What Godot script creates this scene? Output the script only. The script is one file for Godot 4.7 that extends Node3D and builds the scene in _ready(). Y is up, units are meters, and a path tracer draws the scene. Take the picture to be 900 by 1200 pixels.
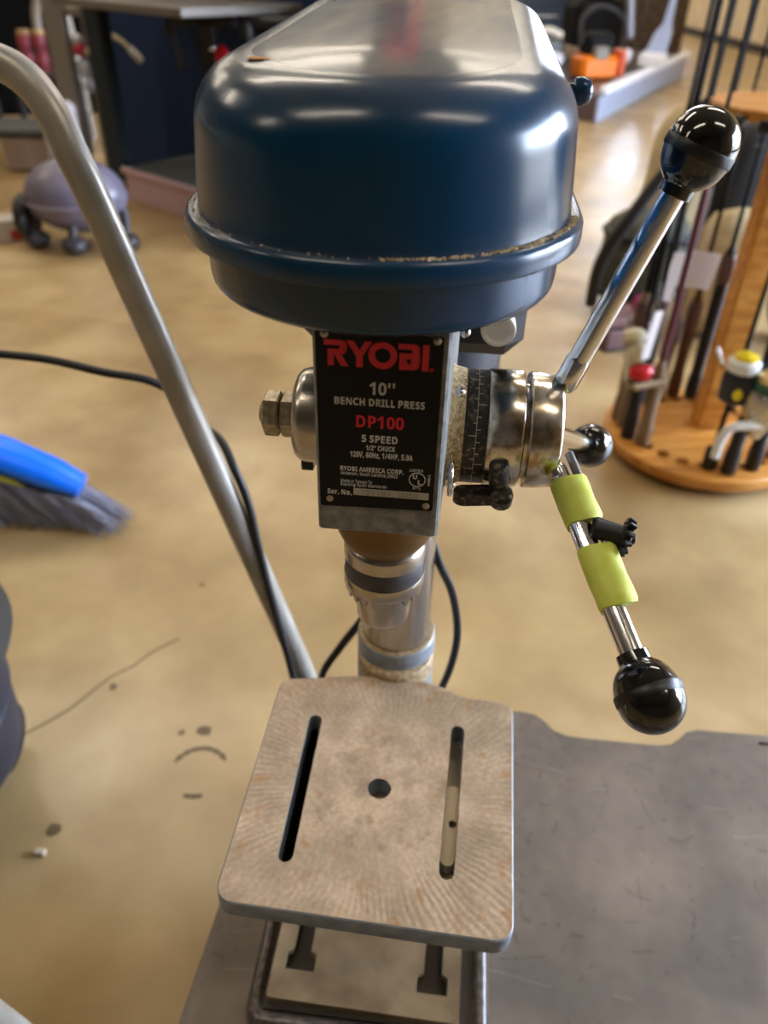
extends Node3D
# A bench drill press on a platform cart in a large shop; y up, metres, floor at y = 0.

# ---------------------------------------------------------------- mesh builder
class Shape:
	var v := PackedVector3Array()
	var t := PackedVector2Array()
	var c := PackedColorArray()
	var g := PackedInt32Array()
	var group := 1
	var tint := Color.WHITE

	func tri(a: Vector3, b: Vector3, d: Vector3, ua := Vector2.ZERO, ub := Vector2.ZERO, ud := Vector2.ZERO, sg := -1):
		v.append(a); v.append(b); v.append(d)
		t.append(ua); t.append(ub); t.append(ud)
		for i in 3:
			g.append(sg); c.append(tint)

	func quad(a: Vector3, b: Vector3, d: Vector3, e: Vector3, sg := -1, ua := Vector2.ZERO, ub := Vector2.ZERO, ud := Vector2.ZERO, ue := Vector2.ZERO):
		tri(a, b, d, ua, ub, ud, sg)
		tri(a, d, e, ua, ud, ue, sg)

	# turn the triangles added since «from» so that they face outwards (clockwise)
	func close(from: int):
		var mid := Vector3.ZERO
		for i in range(from, v.size()):
			mid += v[i]
		mid /= maxf(1.0, v.size() - from)
		var vol := 0.0
		for i in range(from, v.size(), 3):
			vol += (v[i] - mid).dot((v[i + 1] - mid).cross(v[i + 2] - mid))
		if vol > 0.0:
			for i in range(from, v.size(), 3):
				var a := v[i + 1]; v[i + 1] = v[i + 2]; v[i + 2] = a
				var b := t[i + 1]; t[i + 1] = t[i + 2]; t[i + 2] = b
				var d := c[i + 1]; c[i + 1] = c[i + 2]; c[i + 2] = d

	# rings with the same number of points, closed round; groups break where the profile turns sharply
	func loft(rings: Array, cap0 := true, cap1 := true, sharp := 40.0, colors := []):
		var from := v.size()
		var n: int = rings[0].size()
		var sg := group
		group += 1
		var acc := 0.0
		for r in rings.size() - 1:
			if r > 0:
				var turn := 0.0
				for k in range(0, n, maxi(1, n / 8)):
					var d0: Vector3 = rings[r][k] - rings[r - 1][k]
					var d1: Vector3 = rings[r + 1][k] - rings[r][k]
					if d0.length() > 1e-7 and d1.length() > 1e-7:
						turn = maxf(turn, rad_to_deg(d0.angle_to(d1)))
				if turn > sharp:
					sg = group
					group += 1
			for k in n:
				var k2 := (k + 1) % n
				var u0 := float(k) / n
				var u1 := float(k + 1) / n
				var w0 := float(r) / (rings.size() - 1)
				var w1 := float(r + 1) / (rings.size() - 1)
				var at := v.size()
				quad(rings[r][k], rings[r][k2], rings[r + 1][k2], rings[r + 1][k], sg, Vector2(u0, w0), Vector2(u1, w0), Vector2(u1, w1), Vector2(u0, w1))
				if colors:
					var a: Color = colors[r][k]; var b: Color = colors[r][k2]; var d: Color = colors[r + 1][k2]; var e: Color = colors[r + 1][k]
					c[at] = a; c[at + 1] = b; c[at + 2] = d; c[at + 3] = a; c[at + 4] = d; c[at + 5] = e
		for cap in [[cap0, 0], [cap1, rings.size() - 1]]:
			if cap[0]:
				var ring: PackedVector3Array = rings[cap[1]]
				var m := Vector3.ZERO
				for p in ring:
					m += p
				m /= n
				for k in n:
					var at := v.size()
					if cap[1] == 0:
						tri(m, ring[(k + 1) % n], ring[k], Vector2(m.x, m.z), Vector2(ring[(k + 1) % n].x, ring[(k + 1) % n].z), Vector2(ring[k].x, ring[k].z), group)
					else:
						tri(m, ring[k], ring[(k + 1) % n], Vector2(m.x, m.z), Vector2(ring[k].x, ring[k].z), Vector2(ring[(k + 1) % n].x, ring[(k + 1) % n].z), group)
					if colors:
						for q in 3:
							c[at + q] = colors[cap[1]][k]
				group += 1
		close(from)

	# profile points (radius, height) turned round the y axis of xf
	func lathe(xf: Transform3D, profile: Array, seg := 32, cap0 := true, cap1 := true, sharp := 40.0):
		var rings := []
		for p in profile:
			var ring := PackedVector3Array()
			for k in seg:
				var a := TAU * k / seg
				ring.append(xf * Vector3(p.x * cos(a), p.y, p.x * sin(a)))
			rings.append(ring)
		loft(rings, cap0, cap1, sharp)

	func tube(points: Array, radius, seg := 10, caps := true):
		var rings := []
		var up := Vector3.UP
		for i in points.size():
			var d: Vector3 = (points[mini(i + 1, points.size() - 1)] - points[maxi(i - 1, 0)]).normalized()
			if i == 0 and absf(d.dot(up)) > 0.9:
				up = Vector3.RIGHT
			var x := up.cross(d).normalized()
			up = d.cross(x).normalized()
			var r: float = radius[i] if radius is Array else radius
			var ring := PackedVector3Array()
			for k in seg:
				var a := TAU * k / seg
				ring.append(points[i] + x * cos(a) * r + up * sin(a) * r)
			rings.append(ring)
		loft(rings, caps, caps, 60.0)

	# box with chamfered edges
	func box(xf: Transform3D, size: Vector3, b := 0.0):
		var from := v.size()
		var h := size / 2
		b = minf(b, minf(h.x, minf(h.y, h.z)) * 0.98)
		var pt := func(s: Vector3, axis: int) -> Vector3:
			var p := Vector3(s.x * (h.x - b), s.y * (h.y - b), s.z * (h.z - b))
			p[axis] = s[axis] * h[axis]
			return xf * p
		for axis in 3:
			var a1 := (axis + 1) % 3
			var a2 := (axis + 2) % 3
			for s in [-1.0, 1.0]:
				var q := []
				for k in [[-1, -1], [1, -1], [1, 1], [-1, 1]]:
					var e := Vector3.ZERO
					e[axis] = s; e[a1] = k[0]; e[a2] = k[1]
					q.append(pt.call(e, axis))
				var flip: bool = s > 0
				var uv := [Vector2(0, 0), Vector2(size[a1], 0), Vector2(size[a1], size[a2]), Vector2(0, size[a2])]
				if flip:
					quad(q[3], q[2], q[1], q[0], -1, uv[3], uv[2], uv[1], uv[0])
				else:
					quad(q[0], q[1], q[2], q[3], -1, uv[0], uv[1], uv[2], uv[3])
		if b > 0.0:
			for axis in 3:
				var a1 := (axis + 1) % 3
				var a2 := (axis + 2) % 3
				for s1 in [-1.0, 1.0]:
					for s2 in [-1.0, 1.0]:
						var e0 := Vector3.ZERO
						e0[axis] = -1; e0[a1] = s1; e0[a2] = s2
						var e1 := e0
						e1[axis] = 1
						var q := [pt.call(e0, a1), pt.call(e1, a1), pt.call(e1, a2), pt.call(e0, a2)]
						if s1 * s2 > 0:
							quad(q[0], q[1], q[2], q[3])
						else:
							quad(q[3], q[2], q[1], q[0])
			for sx in [-1.0, 1.0]:
				for sy in [-1.0, 1.0]:
					for sz in [-1.0, 1.0]:
						var e := Vector3(sx, sy, sz)
						var q := [pt.call(e, 0), pt.call(e, 1), pt.call(e, 2)]
						if sx * sy * sz > 0:
							tri(q[0], q[2], q[1])
						else:
							tri(q[0], q[1], q[2])
			# orient every triangle away from the middle
			var mid := xf.origin
			for i in range(from, v.size(), 3):
				var nn := (v[i + 1] - v[i]).cross(v[i + 2] - v[i])
				if nn.dot((v[i] + v[i + 1] + v[i + 2]) / 3 - mid) > 0:
					var w := v[i + 1]; v[i + 1] = v[i + 2]; v[i + 2] = w
					var w2 := t[i + 1]; t[i + 1] = t[i + 2]; t[i + 2] = w2
		else:
			close(from)

	func ball(at: Vector3, r: Vector3, seg := 20, rows := 12, basis := Basis()):
		var prof := []
		for i in rows + 1:
			var a := PI * i / rows
			prof.append(Vector2(maxf(sin(a), 0.001), -cos(a)))
		lathe(Transform3D(basis * Basis.from_scale(r), at), prof, seg, false, false, 90.0)

	# polygon with holes in the xz plane of xf, from y0 to y1; parts: 1 top, 2 sides, 4 bottom
	func prism(outer: PackedVector2Array, holes: Array, y0: float, y1: float, xf := Transform3D(), parts := 7):
		var poly := PackedVector2Array(outer)
		if Geometry2D.is_polygon_clockwise(poly):
			poly.reverse()
		var loops := [PackedVector2Array(poly)]
		var rest := []
		for hole in holes:
			var hp := PackedVector2Array(hole)
			if not Geometry2D.is_polygon_clockwise(hp):
				hp.reverse()
			rest.append(hp)
			loops.append(hp)
		rest.sort_custom(func(a, b): return Array(a).map(func(p): return p.x).max() > Array(b).map(func(p): return p.x).max())
		for hp in rest:
			var best := INF
			var bi := 0
			var bj := 0
			var hi := 0
			for j in hp.size():
				if hp[j].x > hp[hi].x:
					hi = j
			for i in poly.size():
				for j in [hi]:
					var d := poly[i].distance_squared_to(hp[j])
					if d < best and (poly[i].x > hp[j].x):
						var hit := false
						for loop in loops:
							for m in loop.size():
								var p0: Vector2 = loop[m]
								var p1: Vector2 = loop[(m + 1) % loop.size()]
								if p0 == poly[i] or p1 == poly[i] or p0 == hp[j] or p1 == hp[j]:
									continue
								if Geometry2D.segment_intersects_segment(poly[i], hp[j], p0, p1) != null:
									hit = true
						if not hit:
							best = d; bi = i; bj = j
			var merged := PackedVector2Array()
			for i in poly.size():
				merged.append(poly[i])
				if i == bi:
					for j in hp.size() + 1:
						merged.append(hp[(bj + j) % hp.size()])
					merged.append(poly[i])
			poly = merged
		var idx := Geometry2D.triangulate_polygon(poly)
		for i in range(0, idx.size(), 3):
			var a := poly[idx[i]]
			var b := poly[idx[i + 1]]
			var d := poly[idx[i + 2]]
			if (b - a).cross(d - a) < 0:
				var w := b; b = d; d = w
			if parts & 1:
				tri(xf * Vector3(a.x, y1, a.y), xf * Vector3(b.x, y1, b.y), xf * Vector3(d.x, y1, d.y), a, b, d)
			if parts & 4:
				tri(xf * Vector3(a.x, y0, a.y), xf * Vector3(d.x, y0, d.y), xf * Vector3(b.x, y0, b.y), a, d, b)
		if parts & 2:
			for loop in loops:
				var n: int = loop.size()
				for i in n:
					var p: Vector2 = loop[i]
					var q: Vector2 = loop[(i + 1) % n]
					quad(xf * Vector3(p.x, y0, p.y), xf * Vector3(q.x, y0, q.y), xf * Vector3(q.x, y1, q.y), xf * Vector3(p.x, y1, p.y), group, p, q, q, p)
				group += 1

	# flat ring in the xz plane of xf, as quads
	func ring(c: Vector2, outer: Vector2, inner: Vector2, y0: float, y1: float, xf: Transform3D, n := 40):
		for i in n:
			var d0 := Vector2.from_angle(TAU * i / n)
			var d1 := Vector2.from_angle(TAU * (i + 1) / n)
			var a := c + d0 * outer
			var b := c + d1 * outer
			var d := c + d1 * inner
			var e := c + d0 * inner
			quad(xf * Vector3(a.x, y1, a.y), xf * Vector3(b.x, y1, b.y), xf * Vector3(d.x, y1, d.y), xf * Vector3(e.x, y1, e.y))
			quad(xf * Vector3(a.x, y0, a.y), xf * Vector3(b.x, y0, b.y), xf * Vector3(b.x, y1, b.y), xf * Vector3(a.x, y1, a.y))
			quad(xf * Vector3(e.x, y1, e.y), xf * Vector3(d.x, y1, d.y), xf * Vector3(d.x, y0, d.y), xf * Vector3(e.x, y0, e.y))

	func mesh() -> ArrayMesh:
		var st := SurfaceTool.new()
		st.begin(Mesh.PRIMITIVE_TRIANGLES)
		for i in v.size():
			st.set_smooth_group(g[i])
			st.set_color(c[i])
			st.set_uv(t[i])
			st.add_vertex(v[i])
		st.generate_normals()
		st.index()
		return st.commit()


# ---------------------------------------------------------------- helpers
var M := {}
var rng := RandomNumberGenerator.new()
const DECK := 0.29
const HUB_Y := 0.7905
const PRESS := Vector3(0.001, 0.29, -0.339)

func obj(called: String, s, m: Material, parent: Node = self, at := Vector3.ZERO) -> MeshInstance3D:
	var o := MeshInstance3D.new()
	o.name = called
	o.mesh = s.mesh() if s is Shape else s
	o.material_override = m
	o.position = at
	parent.add_child(o, true)
	return o

func tag(o: Node, label: String, category: String, group := "") -> Node:
	o.set_meta("label", label)
	o.set_meta("category", category)
	if group:
		o.set_meta("group", group)
	return o

func thing(called: String, label: String, category: String, at := Vector3.ZERO, turn := 0.0, group := "") -> Node3D:
	var o := Node3D.new()
	o.name = called
	add_child(o, true)
	o.position = at
	o.rotation.y = turn
	tag(o, label, category, group)
	return o

func struct(called: String, s, m: Material, parent: Node = self) -> MeshInstance3D:
	var o := obj(called, s, m, parent)
	o.set_meta("kind", "structure")
	return o

func mat(color: Color, rough := 0.5, metal := 0.0, spec := 0.5) -> StandardMaterial3D:
	var m := StandardMaterial3D.new()
	m.albedo_color = color
	m.roughness = rough
	m.metallic = metal
	m.metallic_specular = spec
	return m

func rgb(r: float, g: float, b: float) -> Color:
	return Color(r / 255.0, g / 255.0, b / 255.0)

func noise(freq: float, sd: int, colors: Array, stops: Array, size := 512, octaves := 4, kind := FastNoiseLite.TYPE_SIMPLEX_SMOOTH) -> NoiseTexture2D:
	var f := FastNoiseLite.new()
	f.noise_type = kind
	f.frequency = freq
	f.seed = sd
	f.fractal_octaves = octaves
	var n := NoiseTexture2D.new()
	n.width = size
	n.height = size
	n.noise = f
	n.seamless = true
	if colors:
		var r := Gradient.new()
		r.offsets = PackedFloat32Array(stops)
		r.colors = PackedColorArray(colors)
		n.color_ramp = r
	return n

func tri_mat(m: StandardMaterial3D, scale: float, world := false) -> StandardMaterial3D:
	m.uv1_triplanar = true
	m.uv1_world_triplanar = world
	m.uv1_scale = Vector3.ONE * scale
	m.uv1_triplanar_sharpness = 4.0
	return m

func tex_mat(t: Texture2D, scale: float, rough: float, metal := 0.0, world := false) -> StandardMaterial3D:
	var m := mat(Color.WHITE, rough, metal)
	m.albedo_texture = t
	return tri_mat(m, scale, world)

func at(p: Vector3, b := Basis()) -> Transform3D:
	return Transform3D(b, p)

# y axis along a -> b, origin a
func along(a: Vector3, b: Vector3) -> Transform3D:
	var y := (b - a).normalized()
	var x := (Vector3.FORWARD if absf(y.y) > 0.9 else Vector3.UP).cross(y).normalized()
	return Transform3D(Basis(x, y, x.cross(y)), a)

func bar(s: Shape, a: Vector3, b: Vector3, r: float, seg := 12, bev := 0.0):
	var l := a.distance_to(b)
	if bev > 0:
		s.lathe(along(a, b), [Vector2(r - bev, 0), Vector2(r, bev), Vector2(r, l - bev), Vector2(r - bev, l)], seg)
	else:
		s.lathe(along(a, b), [Vector2(r, 0), Vector2(r, l)], seg)

func circle(c: Vector2, r: float, n := 20) -> PackedVector2Array:
	var p := PackedVector2Array()
	for i in n:
		p.append(c + Vector2(cos(TAU * i / n), sin(TAU * i / n)) * r)
	return p

func slot(a: Vector2, b: Vector2, r: float, n := 8) -> PackedVector2Array:
	var p := PackedVector2Array()
	var d := (b - a).angle()
	for i in n + 1:
		p.append(b + Vector2.from_angle(d - PI / 2 + PI * i / n) * r)
	for i in n + 1:
		p.append(a + Vector2.from_angle(d + PI / 2 + PI * i / n) * r)
	return p

func round_rect(x0: float, z0: float, x1: float, z1: float, r: float, n := 6) -> PackedVector2Array:
	var p := PackedVector2Array()
	var cs := [Vector2(x1 - r, z1 - r), Vector2(x0 + r, z1 - r), Vector2(x0 + r, z0 + r), Vector2(x1 - r, z0 + r)]
	for k in 4:
		for i in n + 1:
			p.append(cs[k] + Vector2.from_angle(PI / 2 * (k + float(i) / n)) * r)
	return p

func lift(p: PackedVector2Array, y: float) -> PackedVector3Array:
	var o := PackedVector3Array()
	for q in p:
		o.append(Vector3(q.x, y, q.y))
	return o

func smooth_path(ps: Array, per := 6) -> Array:
	var out := []
	for i in ps.size() - 1:
		var p0: Vector3 = ps[maxi(i - 1, 0)]
		var p3: Vector3 = ps[mini(i + 2, ps.size() - 1)]
		for k in per:
			out.append(ps[i].cubic_interpolate(ps[i + 1], p0, p3, float(k) / per))
	out.append(ps[-1])
	return out


func _ready():
	rng.seed = 7
	setup()
	materials()
	room()
	cart()
	drill_press()
	near_objects()
	rod_rack()
	flatbed()
	shelf_area()


# ---------------------------------------------------------------- camera, sky, exposure
func setup():
	var cam := Camera3D.new()
	cam.name = "camera"
	var pitch := deg_to_rad(36.0)
	var roll := deg_to_rad(1.5)
	var fwd := Vector3(0, -sin(pitch), -cos(pitch))
	var up0 := Vector3(0, cos(pitch), -sin(pitch))
	var right := Vector3.RIGHT * cos(roll) + up0 * sin(roll)
	var up := up0 * cos(roll) - Vector3.RIGHT * sin(roll)
	cam.transform = Transform3D(Basis(right, up, -fwd), Vector3(0, 1, 0))
	cam.fov = 67.38
	cam.near = 0.02
	cam.far = 100.0
	var attr := CameraAttributesPhysical.new()
	attr.frustum_focal_length = 18.0
	attr.frustum_near = 0.02
	attr.frustum_far = 100.0
	attr.frustum_focus_distance = 0.39
	attr.exposure_aperture = 4.6
	cam.attributes = attr
	add_child(cam)
	cam.current = true
	var env := Environment.new()
	env.background_mode = Environment.BG_SKY
	var sky := ProceduralSkyMaterial.new()
	sky.sky_top_color = rgb(180, 202, 235)
	sky.sky_horizon_color = rgb(222, 232, 248)
	sky.ground_bottom_color = rgb(140, 140, 140)
	sky.ground_horizon_color = rgb(190, 200, 215)
	sky.sky_energy_multiplier = 5.2
	sky.ground_energy_multiplier = 4.0
	env.sky = Sky.new()
	env.sky.sky_material = sky
	env.tonemap_mode = Environment.TONE_MAPPER_LINEAR
	env.tonemap_exposure = 1.12
	env.sdfgi_enabled = true
	env.ssao_enabled = true
	env.ssil_enabled = true
	var we := WorldEnvironment.new()
	we.name = "surroundings"
	we.environment = env
	add_child(we)
	lamps()

const CEIL := 5.0
func lamps():
	var glow := mat(rgb(255, 244, 225), 0.6)
	glow.emission_enabled = true
	glow.emission = rgb(255, 238, 208)
	glow.emission_energy_multiplier = 6.0
	var housing := mat(rgb(225, 225, 220), 0.5)
	for zi in 5:
		for xi in 3:
			var p := Vector3(-5.6 + xi * 3.9, 4.4, 0.6 - zi * 4.4)
			var ft := thing("ceiling_light", "white strip ceiling light in the %s row, %s" % [["nearest", "second", "middle", "fourth", "farthest"][zi], ["towards the left wall", "above the aisle", "towards the windows"][xi]], "light", p + Vector3(0, 0.1, 0), 0, "strip lights under the ceiling")
			var s := Shape.new()
			s.box(at(Vector3(0, 0, 0)), Vector3(2.4, 0.08, 0.3), 0.01)
			for x in [-0.9, 0.9]:
				s.box(at(Vector3(x, 0.3, 0)), Vector3(0.01, 0.52, 0.01))
			obj("housing", s, housing, ft)
			var d := Shape.new()
			d.box(at(Vector3(0, -0.05, 0)), Vector3(2.3, 0.02, 0.24), 0.004)
			obj("lamp_tube", d, glow, ft)
			var l := AreaLight3D.new()
			l.name = "strip_lamp"
			l.area_size = Vector2(2.2, 0.2)
			l.light_color = rgb(255, 242, 224)
			l.light_energy = 2.4 if zi == 0 else 5.6
			l.shadow_enabled = true
			l.set("area_range", 40.0)
			l.set("area_attenuation", 2.0)
			ft.add_child(l)
			l.position = Vector3(0, -0.07, 0)
			l.rotation = Vector3(-PI / 2, 0, 0)
	# red banner hung over the aisle (it mirrors in the belt cover)
	var bn := thing("aisle_banner", "plain red banner hanging from the ceiling over the aisle", "banner", Vector3(0.06, 2.2, -10.0))
	var q := Shape.new()
	q.box(at(Vector3(0, 0.8, 0)), Vector3(0.46, 1.5, 0.02), 0.004)
	obj("cloth", q, mat(rgb(206, 18, 44), 0.7), bn)
	q = Shape.new()
	for x in [-0.25, 0.25]:
		q.box(at(Vector3(x, 2.13, 0)), Vector3(0.008, 1.16, 0.008))
	q.box(at(Vector3(0, 1.56, 0)), Vector3(0.6, 0.03, 0.03), 0.004)
	obj("hanger", q, housing, bn)


# ---------------------------------------------------------------- materials
func materials():
	M.blue = mat(rgb(22, 62, 96), 0.24)
	M.blue.vertex_color_use_as_albedo = true
	M.blue.albedo_color = Color.WHITE
	M.blue.clearcoat_enabled = true
	M.blue.metallic_specular = 0.42
	M.blue.clearcoat = 0.22
	M.blue.clearcoat_roughness = 0.16
	M.blue_top = M.blue.duplicate()
	M.blue_top.roughness = 0.46
	M.blue_top.metallic_specular = 0.16
	M.blue_top.clearcoat = 0.6
	M.blue_top.clearcoat_roughness = 0.13
	M.cast = tex_mat(noise(0.02, 3, [rgb(104, 106, 104), rgb(140, 142, 138)], [0.25, 0.8]), 9.0, 0.42)
	M.cast.heightmap_enabled = true
	M.cast.heightmap_texture = noise(0.05, 4, [], [], 512, 3)
	M.cast.heightmap_scale = 0.06
	M.paint = tex_mat(noise(0.02, 5, [rgb(120, 128, 136), rgb(144, 152, 160)], [0.25, 0.8]), 6.0, 0.4)
	M.plate = mat(rgb(12, 12, 13), 0.38, 0.0, 0.3)
	M.letter = mat(rgb(196, 194, 188), 0.5)
	M.red = mat(rgb(214, 22, 46), 0.5)
	M.strip = mat(rgb(176, 172, 164), 0.4, 0.3)
	M.faint = mat(rgb(128, 124, 118), 0.6)
	M.chrome = mat(rgb(222, 222, 224), 0.13, 1.0)
	M.chrome_worn = mat(Color.WHITE, 0.22, 1.0)
	M.chrome_worn.albedo_texture = noise(0.012, 6, [rgb(168, 150, 120), rgb(205, 196, 180), rgb(226, 224, 222)], [0.28, 0.5, 0.72], 512, 5)
	tri_mat(M.chrome_worn, 14.0)
	M.steel = mat(rgb(190, 184, 176), 0.27, 1.0)
	M.steel_dark = mat(rgb(96, 94, 92), 0.4, 0.8)
	M.zinc = tex_mat(noise(0.03, 8, [rgb(158, 142, 110), rgb(186, 178, 160)], [0.3, 0.7]), 12.0, 0.38, 0.75)
	M.brass = mat(rgb(126, 98, 60), 0.42, 0.7)
	M.black = mat(rgb(14, 14, 15), 0.12)
	M.black.clearcoat_enabled = true
	M.black.clearcoat = 0.5
	M.black.clearcoat_roughness = 0.06
	M.knurl = mat(rgb(15, 15, 16), 0.4)
	M.matte_black = mat(rgb(20, 20, 22), 0.55)
	M.dusty = tex_mat(noise(0.05, 9, [rgb(140, 118, 78), rgb(182, 158, 114), rgb(210, 188, 146)], [0.2, 0.5, 0.8], 512, 5), 12.0, 0.9)
	M.dusty.heightmap_enabled = true
	M.dusty.heightmap_texture = noise(0.09, 10, [], [], 512, 4)
	M.dusty.heightmap_scale = 0.08
	M.greasy = tex_mat(noise(0.03, 11, [rgb(22, 20, 18), rgb(40, 36, 30), rgb(130, 114, 84)], [0.2, 0.56, 0.86], 512, 5), 12.0, 0.45)
	M.tape = tex_mat(noise(0.015, 12, [rgb(196, 206, 72), rgb(212, 218, 104)], [0.2, 0.8]), 9.0, 0.62)
	M.tape.backlight_enabled = false
	M.wood = mat(Color.WHITE, 0.42)
	var wf := noise(0.012, 13, [rgb(184, 118, 40), rgb(206, 140, 58), rgb(220, 158, 76)], [0.2, 0.5, 0.8])
	M.wood.albedo_texture = wf
	tri_mat(M.wood, 1.0)
	M.wood.uv1_scale = Vector3(1.2, 5.0, 6.0)
	M.brown_wood = mat(rgb(92, 58, 34), 0.5)
	M.cork = tex_mat(noise(0.06, 14, [rgb(112, 90, 66), rgb(150, 126, 96)], [0.3, 0.7]), 8.0, 0.8)
	M.tube_grey = tex_mat(noise(0.012, 15, [rgb(150, 145, 134), rgb(164, 159, 149)], [0.3, 0.7]), 3.0, 0.33, 0.3)
	M.rubber = mat(rgb(24, 24, 26), 0.5)
	M.deck = tex_mat(deck_image(), 1.6, 0.62)
	M.deck_side = mat(rgb(78, 76, 73), 0.7)
	M.floor = floor_mat()


func deck_image() -> ImageTexture:
	var n := 512
	var im := Image.create(n, n, false, Image.FORMAT_RGB8)
	var a := FastNoiseLite.new(); a.seed = 21; a.frequency = 0.006; a.fractal_octaves = 5
	var b := FastNoiseLite.new(); b.seed = 22; b.frequency = 0.05; b.fractal_octaves = 3
	var s := FastNoiseLite.new(); s.seed = 23; s.frequency = 0.02; s.fractal_type = FastNoiseLite.FRACTAL_RIDGED; s.fractal_octaves = 2
	var ia := a.get_seamless_image(n, n)
	var ib := b.get_seamless_image(n, n)
	var isc := s.get_seamless_image(n, n)
	var lo := rgb(92, 82, 72)
	var hi := rgb(136, 123, 109)
	for y in n:
		for x in n:
			var k := clampf((ia.get_pixel(x, y).r - 0.2) * 1.3, 0, 1) * 0.75 + ib.get_pixel(x, y).r * 0.25
			var c := lo.lerp(hi, k)
			var r := isc.get_pixel(x, y).r
			if r > 0.87:
				c = c.darkened(0.22 * (r - 0.87) / 0.13)
			im.set_pixel(x, y, c)
	for i in 70:
		var p := Vector2(rng.randf() * n, rng.randf() * n)
		var d := Vector2.from_angle(rng.randf_range(-0.3, 0.3) + (PI / 2 if rng.randf() < 0.3 else 0.0))
		var light := rng.randf() < 0.5
		for k in rng.randi_range(8, 60):
			var q := p + d * k
			var x := posmod(int(q.x), n)
			var y := posmod(int(q.y), n)
			var c := im.get_pixel(x, y)
			im.set_pixel(x, y, c.lightened(0.12) if light else c.darkened(0.16))
	return ImageTexture.create_from_image(im)


func floor_mat() -> StandardMaterial3D:
	var m := mat(Color.WHITE, 0.36)
	m.albedo_texture = noise(0.004, 31, [rgb(160, 134, 91), rgb(175, 148, 103), rgb(181, 155, 109), rgb(193, 168, 123)], [0.2, 0.45, 0.6, 0.85], 1024, 6)
	tri_mat(m, 0.42, true)
	m.detail_enabled = true
	m.detail_blend_mode = BaseMaterial3D.BLEND_MODE_MUL
	m.detail_albedo = noise(0.02, 32, [rgb(236, 231, 224), rgb(255, 255, 255)], [0.2, 0.7], 512, 5)
	m.detail_uv_layer = BaseMaterial3D.DETAIL_UV_1
	m.roughness_texture = noise(0.01, 33, [Color(0.8, 0.8, 0.8), Color.WHITE], [0.3, 0.7], 512, 4)
	return m


# ---------------------------------------------------------------- the room
func wall_with_opening(called: String, along_x: bool, fixed: float, lo: float, hi: float, openings: Array, m: Material, thick: float):
	# wall in the plane x = fixed (along z) or z = fixed (along x); openings [from, to, bottom, top]
	var root := Node3D.new()
	root.name = called
	root.set_meta("kind", "structure")
	add_child(root)
	var s := Shape.new()
	var put := func(a: float, b: float, y0: float, y1: float):
		if b - a < 0.001 or y1 - y0 < 0.001:
			return
		var mid := Vector3((a + b) / 2, (y0 + y1) / 2, fixed) if along_x else Vector3(fixed, (y0 + y1) / 2, (a + b) / 2)
		var size := Vector3(b - a, y1 - y0, thick) if along_x else Vector3(thick, y1 - y0, b - a)
		s.box(at(mid), size)
	var x := lo
	for o in openings:
		put.call(x, o[0], 0.0, CEIL)
		put.call(o[0], o[1], 0.0, o[2])
		put.call(o[0], o[1], o[3], CEIL)
		x = o[1]
	put.call(x, hi, 0.0, CEIL)
	var o2 := obj("wall_panel", s, m, root)
	o2.set_meta("kind", "structure")


func room():
	var s := Shape.new()
	s.box(at(Vector3(-2, -0.1, -10)), Vector3(14.4, 0.2, 32.4))
	struct("floor", s, M.floor)
	s = Shape.new()
	s.box(at(Vector3(-2, CEIL + 0.1, -10)), Vector3(14.4, 0.2, 32.4))
	struct("ceiling", s, mat(rgb(132, 129, 124), 0.85))
	var wall := tex_mat(noise(0.01, 41, [rgb(214, 196, 164), rgb(226, 210, 180)], [0.3, 0.7]), 0.5, 0.7)
	wall_with_opening("wall_far", true, -26.1, -9.2, 5.2, [], wall, 0.2)
	wall_with_opening("wall_near", true, 6.1, -9.2, 5.2, [], mat(rgb(96, 88, 78), 0.7), 0.2)
	wall_with_opening("wall_left", false, -9.1, -26.2, 6.2, [], mat(rgb(92, 88, 84), 0.7), 0.2)
	wall_with_opening("wall_right", false, 5.1, -26.2, 6.2, [[-25.0, -16.5, 1.1, 3.6], [-4.2, 0.1, 0.15, 2.7]], wall, 0.2)
	# a few worn marks of the slab
	var dark := mat(Color(0.13, 0.09, 0.05, 0.5), 0.6)
	dark.transparency = BaseMaterial3D.TRANSPARENCY_ALPHA
	window_in_right_wall("window_1", -4.2, 0.1, 0.15, 2.7, 5, 3)
	window_in_right_wall("window_2", -25.0, -16.5, 1.1, 3.6, 6, 2)
	s = Shape.new()
	s.box(at(Vector3(4.985, 0.05, -10)), Vector3(0.03, 0.1, 32))
	struct("baseboard_right", s, mat(rgb(38, 34, 32), 0.6))
	s = Shape.new()
	s.box(at(Vector3(-2, 0.05, -25.985)), Vector3(14, 0.1, 0.03))
	struct("baseboard_far", s, mat(rgb(38, 34, 32), 0.6))
	floor_marks()


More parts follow.
